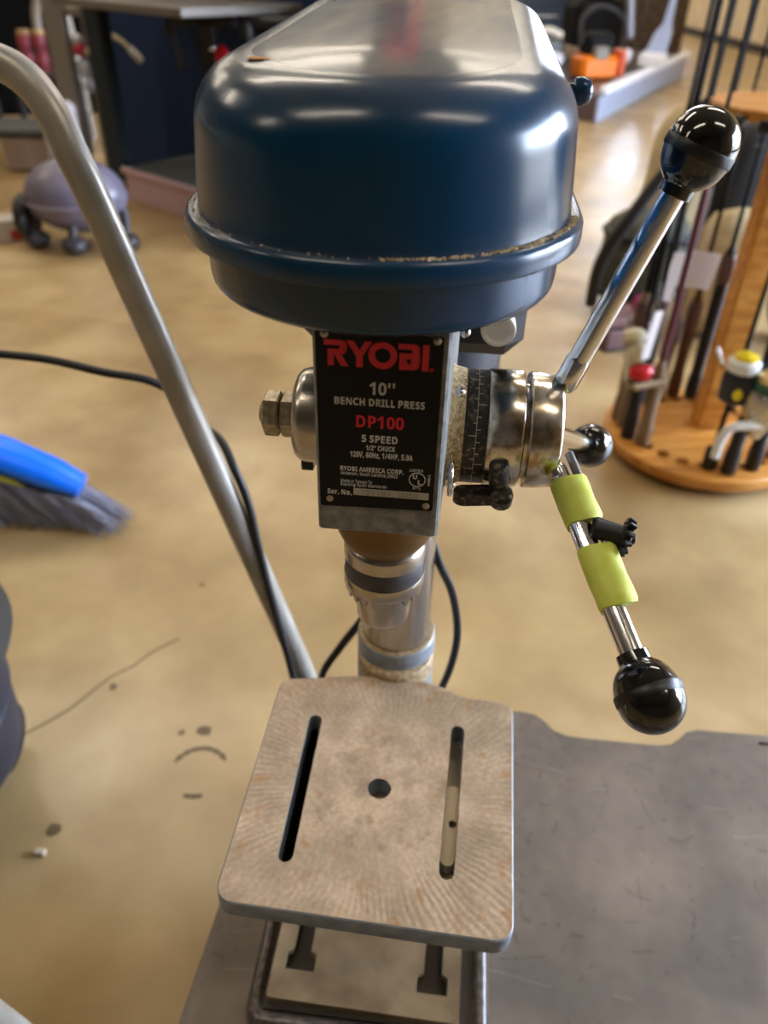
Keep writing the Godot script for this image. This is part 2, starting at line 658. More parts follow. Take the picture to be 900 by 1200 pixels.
func window_in_right_wall(called: String, z0: float, z1: float, y0: float, y1: float, nz: int, ny: int):
	var root := Node3D.new()
	root.name = called
	root.set_meta("kind", "structure")
	add_child(root)
	var fr := mat(rgb(120, 118, 114), 0.5)
	var s := Shape.new()
	for k in [[z0 + 0.03, 0], [z1 - 0.03, 0]]:
		s.box(at(Vector3(5.1, (y0 + y1) / 2, k[0])), Vector3(0.12, y1 - y0, 0.06))
	for y in [y0 + 0.03, y1 - 0.03]:
		s.box(at(Vector3(5.1, y, (z0 + z1) / 2)), Vector3(0.12, 0.06, z1 - z0))
	obj("window_frame", s, fr, root).set_meta("kind", "structure")
	for i in range(1, nz):
		var q := Shape.new()
		q.box(at(Vector3(5.1, (y0 + y1) / 2, lerpf(z0, z1, float(i) / nz))), Vector3(0.06, y1 - y0 - 0.12, 0.04))
		obj("mullion", q, fr, root).set_meta("kind", "structure")
	for i in range(1, ny):
		var q := Shape.new()
		q.box(at(Vector3(5.1, lerpf(y0, y1, float(i) / ny), (z0 + z1) / 2)), Vector3(0.05, 0.04, z1 - z0 - 0.12))
		obj("mullion", q, fr, root).set_meta("kind", "structure")
	var gl := mat(Color(0.9, 0.95, 1.0, 0.04), 0.05)
	gl.transparency = BaseMaterial3D.TRANSPARENCY_ALPHA
	var q := Shape.new()
	q.box(at(Vector3(5.1, (y0 + y1) / 2, (z0 + z1) / 2)), Vector3(0.006, y1 - y0 - 0.1, z1 - z0 - 0.1))
	obj("pane", q, gl, root).set_meta("kind", "structure")


func floor_marks():
	var dark := mat(Color(0.16, 0.11, 0.07, 0.5), 0.6)
	dark.transparency = BaseMaterial3D.TRANSPARENCY_ALPHA
	var fl := get_node("floor")
	# crack wandering from (240,780) to (50,950) of the slab
	var pts := [Vector2(-0.36, -0.975), Vector2(-0.40, -0.94), Vector2(-0.425, -0.905), Vector2(-0.455, -0.88), Vector2(-0.475, -0.85), Vector2(-0.5, -0.81), Vector2(-0.535, -0.775), Vector2(-0.57, -0.745)]
	var s := Shape.new()
	for i in pts.size() - 1:
		var a: Vector2 = pts[i]
		var b: Vector2 = pts[i + 1]
		var n := (b - a).orthogonal().normalized() * 0.0022
		s.quad(Vector3(a.x - n.x, 0.0006, a.y - n.y), Vector3(a.x + n.x, 0.0006, a.y + n.y), Vector3(b.x + n.x, 0.0006, b.y + n.y), Vector3(b.x - n.x, 0.0006, b.y - n.y))
	obj("crack", s, dark, fl).set_meta("kind", "structure")
	# broken ring left by a can, and small spots
	s = Shape.new()
	var c := Vector2(-0.268, -0.70)
	for arc in [[200.0, 330.0], [70.0, 110.0]]:
		var n := 14
		for i in n:
			var a0 := deg_to_rad(lerpf(arc[0], arc[1], float(i) / n))
			var a1 := deg_to_rad(lerpf(arc[0], arc[1], float(i + 1) / n))
			var w0 := 0.0025 + 0.0022 * absf(sin(i * 1.7))
			var p := [Vector2.from_angle(a0) * (0.042 - w0), Vector2.from_angle(a0) * (0.042 + w0), Vector2.from_angle(a1) * (0.042 + w0), Vector2.from_angle(a1) * (0.042 - w0)]
			s.quad(Vector3(c.x + p[0].x, 0.0006, c.y + p[0].y), Vector3(c.x + p[1].x, 0.0006, c.y + p[1].y), Vector3(c.x + p[2].x, 0.0006, c.y + p[2].y), Vector3(c.x + p[3].x, 0.0006, c.y + p[3].y))
	for q in [[-0.275, -0.775, 0.012], [-0.31, -0.77, 0.006], [-0.444, -0.86, 0.008], [-0.35, -1.12, 0.006], [-0.45, -0.6, 0.012]]:
		var ring := []
		for k in 9:
			ring.append(Vector3(q[0] + cos(k * TAU / 9) * q[2] * (0.7 + 0.5 * rng.randf()), 0.0006, q[1] + sin(k * TAU / 9) * q[2] * (0.7 + 0.5 * rng.randf())))
		for k in 9:
			s.tri(Vector3(q[0], 0.0006, q[1]), ring[k], ring[(k + 1) % 9])
	obj("stain", s, dark, fl).set_meta("kind", "structure")


# ---------------------------------------------------------------- the platform cart under the press
func cart():
	var t := thing("platform_cart", "grey scuffed platform cart with a bent tube handle carrying the drill press", "cart")
	var edge := PackedVector2Array([Vector2(-0.218, 0.12), Vector2(-0.157, -0.265), Vector2(-0.108, -0.575), Vector2(-0.1, -0.588), Vector2(0.165, -0.592), Vector2(0.182, -0.588), Vector2(0.192, -0.578), Vector2(0.2, -0.566), Vector2(0.213, -0.559), Vector2(0.24, -0.5555),
		Vector2(0.315, -0.549), Vector2(0.33, -0.551), Vector2(0.342, -0.559), Vector2(0.352, -0.568), Vector2(0.366, -0.572), Vector2(0.445, -0.566), Vector2(0.66, -0.55), Vector2(0.70, -0.52), Vector2(0.70, 0.12)])
	var inner: PackedVector2Array = Geometry2D.offset_polygon(edge, -0.004)[0]
	var s := Shape.new()
	s.prism(edge, [], DECK - 0.04, DECK - 0.003)
	s.prism(inner, [slot(Vector2(0.43, -0.552), Vector2(0.5, -0.547), 0.003, 4)], DECK - 0.004, DECK)
	obj("deck", s, M.deck, t)
	s = Shape.new()
	for x in [-0.12, 0.6]:
		s.box(at(Vector3(x, DECK - 0.06, -0.22)), Vector3(0.04, 0.04, 0.62), 0.004)
	for z in [-0.5, 0.06]:
		s.box(at(Vector3(0.24, DECK - 0.06, z)), Vector3(0.68, 0.04, 0.04), 0.004)
	obj("frame", s, M.matte_black, t)
	for p in [Vector2(-0.10, -0.48), Vector2(0.6, -0.48), Vector2(-0.10, 0.05), Vector2(0.6, 0.05)]:
		s = Shape.new()
		s.box(at(Vector3(p.x, DECK - 0.085, p.y)), Vector3(0.08, 0.008, 0.08), 0.002)
		for d in [-0.022, 0.022]:
			s.box(at(Vector3(p.x + d, 0.14, p.y + 0.01)), Vector3(0.004, 0.13, 0.05), 0.001)
		var f := obj("caster", s, M.steel_dark, t)
		s = Shape.new()
		s.lathe(Transform3D(Basis(Vector3.FORWARD, PI / 2), Vector3(p.x - 0.016, 0.075, p.y + 0.01)), [Vector2(0.02, 0), Vector2(0.07, 0), Vector2(0.075, 0.006), Vector2(0.075, 0.026), Vector2(0.07, 0.032), Vector2(0.02, 0.032)], 28)
		obj("wheel", s, M.rubber, f)
	# the handle: up from the back left corner, over to the left and down again at the front left corner
	var A := Vector3(-0.0755, 0.29, -0.604)
	var B := Vector3(-0.2193, 0.8448, -0.5918)
	var pts := [A, A.lerp(B, 0.3), A.lerp(B, 0.6), A.lerp(B, 0.85), B, Vector3(-0.2305, 0.878, -0.594), Vector3(-0.242, 0.904, -0.602), Vector3(-0.259, 0.9235, -0.611), Vector3(-0.281, 0.934, -0.615), Vector3(-0.31, 0.937, -0.61), Vector3(-0.36, 0.936, -0.57), Vector3(-0.42, 0.935, -0.43), Vector3(-0.43, 0.93, -0.31), Vector3(-0.418, 0.9, -0.24), Vector3(-0.397, 0.84, -0.219), Vector3(-0.349, 0.66, -0.222), Vector3(-0.2747, 0.38, -0.2285), Vector3(-0.245, 0.265, -0.23)]
	s = Shape.new()
	s.tube(smooth_path(pts, 6), 0.0122, 18)
	var h := obj("push_handle", s, M.tube_grey, t)
	s = Shape.new()
	s.lathe(at(A + Vector3(0, -0.002, 0)), [Vector2(0.024, 0), Vector2(0.024, 0.004), Vector2(0.014, 0.006), Vector2(0.014, 0.02)], 20)
	s.box(at(Vector3(-0.09, 0.27, -0.595)), Vector3(0.06, 0.036, 0.05), 0.004)
	obj("handle_socket", s, M.paint, h)
	s = Shape.new()
	s.box(at(Vector3(-0.205, 0.262, -0.23)), Vector3(0.12, 0.02, 0.05), 0.003)
	obj("handle_socket", s, M.paint, h)


# ---------------------------------------------------------------- the drill press
var press: Node3D
func part(called: String, s, m: Material, parent: Node = null) -> MeshInstance3D:
	if parent == null or parent == press:
		return obj(called, s, m, press, Vector3(0, -DECK, 0))
	return obj(called, s, m, parent)


# the plan of the belt cover: a stadium with round ends, offset by r
func cover_plan(r: float, y: float, seg := 28, slope := 0.0) -> PackedVector3Array:
	var o := PackedVector3Array()
	var cx := -0.0070
	var z0 := -0.029
	var z1 := -0.25
	var pts := PackedVector2Array()
	for i in seg + 1:
		pts.append(Vector2(cx, z0) + Vector2.from_angle(PI * i / seg) * r)
	for i in range(1, 10):
		pts.append(Vector2(cx - r, lerpf(z0, z1, i / 10.0)))
	for i in seg + 1:
		pts.append(Vector2(cx, z1) + Vector2.from_angle(PI + PI * i / seg) * r)
	for i in range(1, 10):
		pts.append(Vector2(cx + r, lerpf(z1, z0, i / 10.0)))
	for p in pts:
		o.append(Vector3(p.x, y + slope * maxf(0.0, 0.04 - p.y), p.y))
	return o


func drill_press():
	press = thing("drill_press", "bench drill press with a blue belt cover, black name plate and tilted square table", "drill press", PRESS, deg_to_rad(-5.0))
	press_base()
	press_head()
	press_cover()
	press_plate()
	press_feed()
	press_chuck()
	press_table()
	press_motor()


func press_base():
	var s := Shape.new()
	var rings := []
	for k in [[0.0, DECK + 0.0005], [0.0, 0.302], [-0.002, 0.307], [-0.005, 0.3095], [-0.009, 0.3095], [-0.013, 0.306], [-0.0135, 0.303]]:
		rings.append(lift(round_rect(-0.0965 - k[0], -0.24 - k[0], 0.1005 + k[0], 0.0945 + k[0], 0.016 + k[0], 6), k[1]))
	s.loft(rings, true, false)
	var base := part("base", s, tex_mat(noise(0.03, 51, [rgb(58, 50, 44), rgb(96, 86, 78)], [0.3, 0.7]), 8.0, 0.3))
	s = Shape.new()
	s.box(at(Vector3(0.002, 0.3, -0.07)), Vector3(0.18, 0.012, 0.30))
	part("base_web", s, mat(rgb(46, 38, 28), 0.7), base)
	var sl := []
	for k in [[-0.0565, 0.0207, -1.0], [0.0545, 0.0215, 1.0]]:
		var x: float = k[0]
		var z := 0.037 if x < 0 else 0.041
		sl.append(PackedVector2Array([Vector2(x - 0.0075, -0.06), Vector2(x + 0.0075, -0.06), Vector2(x + 0.0075, z), Vector2(x + 0.0125, z + 0.003), Vector2(x + 0.0125, z + 0.0165), Vector2(x - 0.0125, z + 0.0165), Vector2(x - 0.0125, z + 0.003), Vector2(x - 0.0075, z)]))
	s = Shape.new()
	s.prism(round_rect(-0.079, -0.09, 0.0775, 0.0765, 0.003, 2), sl, 0.3061, 0.315, at(Vector3.ZERO, Basis(Vector3.UP, -0.02)))
	part("base_plate", s, M.iron if M.has("iron") else tex_mat(noise(0.012, 52, [rgb(112, 93, 68), rgb(126, 107, 80), rgb(142, 123, 95)], [0.2, 0.5, 0.8], 512, 5), 3.0, 0.45, 0.2), base)
	# column with its foot
	s = Shape.new()
	s.lathe(at(Vector3(0, 0, -0.145)), [Vector2(0.05, 0.306), Vector2(0.048, 0.325), Vector2(0.037, 0.332), Vector2(0.036, 0.36), Vector2(0.034, 0.364), Vector2(0.029, 0.364)], 36)
	part("column_foot", s, M.paint)
	s = Shape.new()
	s.lathe(at(Vector3(0, 0, -0.145)), [Vector2(0.0288, 0.31), Vector2(0.0288, 0.9)], 48)
	part("column", s, M.steel)


func press_head():
	# the head casting: narrow front, side walls that flare towards the column
	var plan := func(g: float) -> PackedVector2Array:
		return PackedVector2Array([Vector2(0.0275 + g, 0.04 + g), Vector2(0.0287 + g, 0.0388 + g), Vector2(0.0302 + g, 0.0), Vector2(0.031 + g, -0.06), Vector2(0.033 + g, -0.10), Vector2(0.033 + g, -0.17), Vector2(0.03 + g, -0.19 - g),
			Vector2(-0.03 - g, -0.19 - g), Vector2(-0.042 - g, -0.17), Vector2(-0.042 - g, -0.10), Vector2(-0.0335 - g, -0.06), Vector2(-0.0298 - g, 0.0), Vector2(-0.0297 - g, 0.0388 + g), Vector2(-0.0287 - g, 0.04 + g)])
	var s := Shape.new()
	var rings := []
	for k in [[-0.006, 0.7700], [-0.0015, 0.7690], [0.0, 0.7705], [0.0, 0.875], [-0.002, 0.877]]:
		rings.append(lift(plan.call(k[0]), k[1]))
	s.loft(rings, true, true, 30.0)
	# flat shading along the plan: the casting has real corners
	for i in s.g.size():
		s.g[i] = -1
	s.box(at(Vector3(0.052, 0.868, -0.05)), Vector3(0.036, 0.014, 0.03), 0.003)
	var head := part("head_casting", s, M.cast)
	s = Shape.new()
	s.lathe(Transform3D(Basis(Vector3.FORWARD, -PI / 2), Vector3(-0.026, 0.783, -0.01)), [Vector2(0.0075, 0.0), Vector2(0.0075, 0.0075), Vector2(0.006, 0.009)], 6)
	for i in s.g.size():
		s.g[i] = -1
	part("lock_bolt", s, M.zinc, head)
	s = Shape.new()
	s.lathe(Transform3D(Basis(Vector3.FORWARD, PI / 2), Vector3(0.031, 0.783, 0.004)), [Vector2(0.006, 0), Vector2(0.006, 0.003), Vector2(0.004, 0.004)], 16)
	s.ball(Vector3(0.0342, 0.7815, 0.01), Vector3(0.002, 0.002, 0.002), 10, 6)
	var loop := []
	for i in 13:
		loop.append(Vector3(0.0335, 0.783 + 0.0085 * cos(i * TAU / 16 - 0.9), 0.006 + 0.0085 * sin(i * TAU / 16 - 0.9)))
	s.tube(loop, 0.0013, 8)
	part("clip", s, M.chrome, head)
	for p in [Vector3(0.0345, 0.862, 0.006), Vector3(0.0345, 0.835, 0.012)]:
		s = Shape.new()
		s.ball(p, Vector3(0.0025, 0.0025, 0.0025), 10, 6)
		part("screw", s, M.chrome, head)


func dust(p: Vector3, f: FastNoiseLite, amount: float) -> Color:
	var blue := Color(0.0026, 0.034, 0.082)
	var grey := Color(0.20, 0.185, 0.145)
	var n := f.get_noise_3d(p.x * 1000, p.y * 1000, p.z * 350) * 0.5 + 0.5
	var fine := f.get_noise_3d(p.x * 4200, p.y * 4200, p.z * 4200) * 0.5 + 0.5
	return blue.lerp(grey, clampf(amount * (0.15 + 1.3 * n) * (0.6 + 0.7 * fine), 0, 1))


func press_cover():
	var f := FastNoiseLite.new()
	f.seed = 61
	f.frequency = 0.03
	f.fractal_octaves = 4
	var paint_rings := func(rings: Array, amounts: Array) -> Array:
		var out := []
		for r in rings.size():
			var cc := PackedColorArray()
			for p in rings[r]:
				cc.append(dust(p, f, amounts[r]))
			out.append(cc)
		return out
	# lower tray
	var rings := []
	var am := []
	for k in [[0.062, 0.8755, 0.0], [0.0755, 0.8755, 0.0], [0.079, 0.8763, 0.0], [0.0806, 0.8785, 0.0], [0.0812, 0.882, 0.0], [0.0815, 0.900, 0.0]]:
		rings.append(cover_plan(k[0], k[1])); am.append(k[2])
	var s := Shape.new()
	s.loft(rings, true, false, 50.0, paint_rings.call(rings, am))
	var cover := part("belt_cover", s, M.blue)
	# the rim where tray and lid meet
	rings = []
	am = []
	for k in [[0.0803, 0.8992, 0.0], [0.0890, 0.8984, 0.0], [0.0898, 0.8989, 0.0], [0.0901, 0.9, 0.0], [0.0899, 0.9062, 0.02], [0.0888, 0.9083, 0.06], [0.0872, 0.909, 0.22], [0.085, 0.9087, 0.35], [0.0825, 0.9085, 0.45]]:
		rings.append(cover_plan(k[0], k[1])); am.append(k[2])
	s = Shape.new()
	s.loft(rings, false, false, 50.0, paint_rings.call(rings, am))
	part("cover_rim", s, M.blue, cover)
	# the lid: upright walls, large fillet, gently crowned top
	rings = []
	am = []
	var r0 := 0.0845
	for k in [[0.0, 0.908, 0.25, 0.0], [0.0008, 0.911, 0.05, 0.004], [0.0012, 0.918, 0.0, 0.015], [0.002, 0.928, 0.0, 0.03], [0.003, 0.939, 0.0, 0.045]]:
		rings.append(cover_plan(r0 - k[0], k[1], 28, k[3])); am.append(k[2])
	var fr := 0.026
	for i in range(1, 13):
		var a := PI / 2 * i / 12
		rings.append(cover_plan(r0 - 0.003 - fr * (1 - cos(a)), 0.939 + fr * sin(a) * 0.98, 28, 0.045))
		am.append(clampf((sin(a) - 0.55) * 1.1, 0, 1) * 0.4)
	s = Shape.new()
	s.loft(rings, false, false, 50.0, paint_rings.call(rings, am))
	var lid := part("lid", s, M.blue, cover)
	lid.set_meta("label", "glossy dark blue pressed steel lid with a dusty top")
	var top := []
	var tam := []
	top.append(rings[-1]); tam.append(0.4)
	for i in range(1, 16):
		var q := float(i) / 15
		top.append(cover_plan(lerpf(r0 - 0.003 - fr, 0.0006, q), 0.939 + fr * 0.98 + 0.0022 * sin(q * PI / 2), 28, 0.045))
		tam.append(lerpf(0.45, 0.85, minf(1.0, q * 2.5)))
	s = Shape.new()
	s.loft(top, false, true, 60.0, paint_rings.call(top, tam))
	var lt := part("lid_top", s, M.blue_top, cover)
	# wear spot of rust
	s = Shape.new()
	for k in 10:
		var a0 := TAU * k / 10
		var a1 := TAU * (k + 1) / 10
		var c := Vector3(-0.054, 0.9665, -0.0)
		s.tri(c, c + Vector3(cos(a0) * 0.005, 0, sin(a0) * 0.006), c + Vector3(cos(a1) * 0.005, 0, sin(a1) * 0.006))
	part("rust_spot", s, mat(rgb(166, 112, 48), 0.8), cover)
	# sawdust lying on the rim
	var grain := Shape.new()
	grain.box(Transform3D(), Vector3(0.0011, 0.0005, 0.0008))
	var mm := MultiMesh.new()
	mm.transform_format = MultiMesh.TRANSFORM_3D
	mm.mesh = grain.mesh()
	mm.instance_count = 420
	for i in 420:
		var a := deg_to_rad(rng.randf_range(8, 172))
		if i > 60:
			a = deg_to_rad(rng.randf_range(8, 85))
		var r := rng.randf_range(0.0845, 0.0872)
		var p := Vector3(-0.007 + cos(a) * r, 0.9092, -0.029 + sin(a) * r)
		mm.set_instance_transform(i, Transform3D(Basis.from_euler(Vector3(rng.randf(), rng.randf() * 6, rng.randf())).scaled(Vector3.ONE * rng.randf_range(0.25, 0.9)), p))
	var mi := MultiMeshInstance3D.new()
	mi.name = "sawdust"
	mi.multimesh = mm
	mi.material_override = mat(rgb(206, 182, 138), 0.9)
	mi.set_meta("kind", "stuff")
	cover.add_child(mi, true)
	# latch knob on the right side of the lid
	s = Shape.new()
	s.lathe(Transform3D(Basis(Vector3.FORWARD, PI / 2), Vector3(0.0735, 0.948, -0.09)), [Vector2(0.0035, 0), Vector2(0.0035, 0.004), Vector2(0.0062, 0.0045), Vector2(0.0068, 0.008), Vector2(0.0058, 0.0115), Vector2(0.003, 0.0135), Vector2(0.0005, 0.014)], 20)
	part("latch_knob", s, mat(rgb(22, 48, 74), 0.15), cover)


func text_mesh(line: String, font: Font, depth: float) -> TextMesh:
	var m := TextMesh.new()
	m.text = line
	m.font = font
	m.font_size = 48
	m.pixel_size = 0.001
	m.depth = depth
	m.curve_step = 1.2
	return m


func press_plate():
	var z := 0.0402
	var s := Shape.new()
	var xf := Transform3D(Basis(Vector3.RIGHT, PI / 2), Vector3(0, 0, 0))   # xz outline -> xy plane, y -> z
	var pl := PackedVector2Array([Vector2(-0.0282, -0.8735), Vector2(0.0256, -0.8735), Vector2(0.0256, -0.7868), Vector2(0.0245, -0.7857), Vector2(-0.0272, -0.7845), Vector2(-0.0282, -0.7855)])
	s.prism(pl, [], z - 0.0004, z + 0.0003, xf)
	var plate := part("name_plate", s, M.plate)
	plate.set_meta("label", "black printed name plate with red and white lettering")
	var bold := SystemFont.new()
	bold.font_names = PackedStringArray(["Droid Sans"])
	bold.font_weight = 700
	var plain := SystemFont.new()
	plain.font_names = PackedStringArray(["Droid Sans"])
	for l in [["10''", -0.0051, 0.0059, 0.8455, 0.8514, 0, 0], ["BENCH DRILL PRESS", -0.0205, 0.0191, 0.8399, 0.8434, 0, 0], ["DP100", -0.0109, 0.0104, 0.8290, 0.8350, 1, 0], ["5 SPEED", -0.0084, 0.0078, 0.8215, 0.8251, 0, 0],
			["1/2\" CHUCK", -0.0064, 0.0068, 0.8173, 0.8198, 0, 0], ["120V, 60Hz, 1/4HP, 5.9A", -0.0137, 0.0150, 0.8128, 0.8161, 0, 0], ["RYOBI AMERICA CORP.", -0.0183, 0.0111, 0.8054, 0.8078, 0, 0],
			["Anderson, South Carolina 29625", -0.0183, 0.0085, 0.8029, 0.8050, 0, 1], ["Made in Taiwan To", -0.0182, -0.0034, 0.7988, 0.8006, 0, 1], ["Exacting Ryobi Standards", -0.0182, 0.0034, 0.7965, 0.7986, 0, 1],
			["Ser. No.", -0.0246, -0.0131, 0.7917, 0.7946, 0, 0], ["U", 0.0155, 0.0175, 0.8035, 0.8057, 0, 0], ["L", 0.0179, 0.0197, 0.8006, 0.8028, 0, 0], ["LISTED", 0.0139, 0.0201, 0.8075, 0.8087, 0, 1], ["611J", 0.0157, 0.0193, 0.7975, 0.7988, 0, 1]]:
		var tm := text_mesh(l[0], plain if l[6] else bold, 0.2)
		var bb := tm.get_aabb()
		var o := obj("lettering", tm, M.red if l[5] else M.letter, plate)
		var sx: float = (l[2] - l[1]) / bb.size.x
		var sy: float = (l[4] - l[3]) / bb.size.y
		o.scale = Vector3(sx, sy, 0.002)
		o.position = Vector3(l[1] - bb.position.x * sx, l[3] - bb.position.y * sy, z + 0.0004)
	# small upright print beside the round mark
	var tv := text_mesh("DRILL", plain, 0.2)
	var bv := tv.get_aabb()
	var ov := obj("lettering", tv, M.letter, plate)
	ov.rotation.z = PI / 2
	ov.scale = Vector3(0.0062 / bv.size.x, 0.0011 / bv.size.y, 0.002)
	ov.position = Vector3(0.0236 + bv.position.y * ov.scale.y, 0.8004 - bv.position.x * ov.scale.x, z + 0.0004)
	# ring of the round mark
	s = Shape.new()
	s.ring(Vector2(0.0176, -0.8031), Vector2(0.0039, 0.0039), Vector2(0.00355, 0.00355), z + 0.0003, z + 0.0006, xf)
	part("ring_mark", s, M.letter, plate)
	# bare strip with the stamped number
	s = Shape.new()
	s.box(at(Vector3(0.0056, 0.7940, z + 0.0003)), Vector3(0.0356, 0.0037, 0.0006))
	var strip := part("serial_strip", s, M.strip, plate)
	var ts := text_mesh("15118V   0052", plain, 0.2)
	var bs := ts.get_aabb()
	var os := obj("lettering", ts, M.faint, plate)
	os.scale = Vector3(0.027 / bs.size.x, 0.0026 / bs.size.y, 0.002)
	os.position = Vector3(-0.0085 - bs.position.x * os.scale.x, 0.7928 - bs.position.y * os.scale.y, z + 0.0007)
	# the big red word, drawn letter by letter
	var w := 0.0442 / 4.08
	var hgt := 0.0117
	for l in [
		PackedVector2Array([Vector2(0, 1), Vector2(.66, 1), Vector2(.8, .96), Vector2(.88, .86), Vector2(.9, .74), Vector2(.88, .58), Vector2(.8, .48), Vector2(.68, .43), Vector2(.95, 0), Vector2(.66, 0), Vector2(.4, .44), Vector2(.36, .44), Vector2(.36, 0), Vector2(.13, 0), Vector2(.13, .64), Vector2(.58, .64), Vector2(.64, .68), Vector2(.64, .75), Vector2(.58, .79), Vector2(0, .79)]),
		PackedVector2Array([Vector2(.87, 1), Vector2(1.16, 1), Vector2(1.38, .64), Vector2(1.6, 1), Vector2(1.88, 1), Vector2(1.51, .42), Vector2(1.51, 0), Vector2(1.26, 0), Vector2(1.26, .42)]),
		PackedVector2Array([Vector2(2.89, 1), Vector2(3.48, 1), Vector2(3.63, .96), Vector2(3.71, .86), Vector2(3.71, .68), Vector2(3.63, .56), Vector2(3.72, .46), Vector2(3.75, .3), Vector2(3.72, .14), Vector2(3.62, .04), Vector2(3.48, 0), Vector2(3.3, 0), Vector2(3.3, .22), Vector2(3.44, .22), Vector2(3.48, .31), Vector2(3.44, .42), Vector2(3.3, .42), Vector2(3.3, .64), Vector2(3.4, .64), Vector2(3.45, .68), Vector2(3.45, .75), Vector2(3.4, .79), Vector2(2.89, .79)]),
		PackedVector2Array([Vector2(2.94, 0), Vector2(3.305, 0), Vector2(3.305, .22), Vector2(3.2, .22), Vector2(3.2, .42), Vector2(3.305, .42), Vector2(3.305, .64), Vector2(2.94, .64)]),
		PackedVector2Array([Vector2(3.83, 1), Vector2(4.08, 1), Vector2(4.08, 0), Vector2(3.83, 0)])]:
		var q := PackedVector2Array()
		for p in l:
			q.append(Vector2(-0.0245 + p.x * w, -(0.8582 + p.y * hgt)))
		s = Shape.new()
		s.prism(q, [], z + 0.0003, z + 0.0007, xf)
		part("lettering", s, M.red, plate)
	s = Shape.new()
	s.ring(Vector2(-0.0245 + 2.29 * w, -(0.8582 + 0.5 * hgt)), Vector2(0.56 * w, 0.52 * hgt), Vector2(0.31 * w, 0.28 * hgt), z + 0.0003, z + 0.0007, xf)
	part("lettering", s, M.red, plate)
	s = Shape.new()
	s.ring(Vector2(0.0212, -0.8588), Vector2(0.0008, 0.0008), Vector2(0.0005, 0.0005), z + 0.0003, z + 0.0006, xf, 16)
	part("lettering", s, M.red, plate)
	for p in [Vector2(-0.0243, 0.8721), Vector2(0.0229, 0.8718), Vector2(-0.0236, 0.7888), Vector2(0.0224, 0.7886)]:
		s = Shape.new()
		s.lathe(Transform3D(Basis(Vector3.RIGHT, PI / 2), Vector3(p.x, p.y, z)), [Vector2(0.0018, 0), Vector2(0.0016, 0.0008), Vector2(0.0009, 0.0013), Vector2(0.0002, 0.0015)], 16)
		part("rivet", s, M.zinc, plate)


func hub_lathe(s: Shape, profile: Array, seg := 48, y := HUB_Y, z := -0.036):
	# profile (radius, x): turned round the feed axis, which runs along +x
	var p := []
	for q in profile:
		p.append(q)
	s.lathe(Transform3D(Basis(Vector3(0, 0, 1), Vector3(1, 0, 0), Vector3(0, 1, 0)), Vector3(0, y, z)), p, seg)


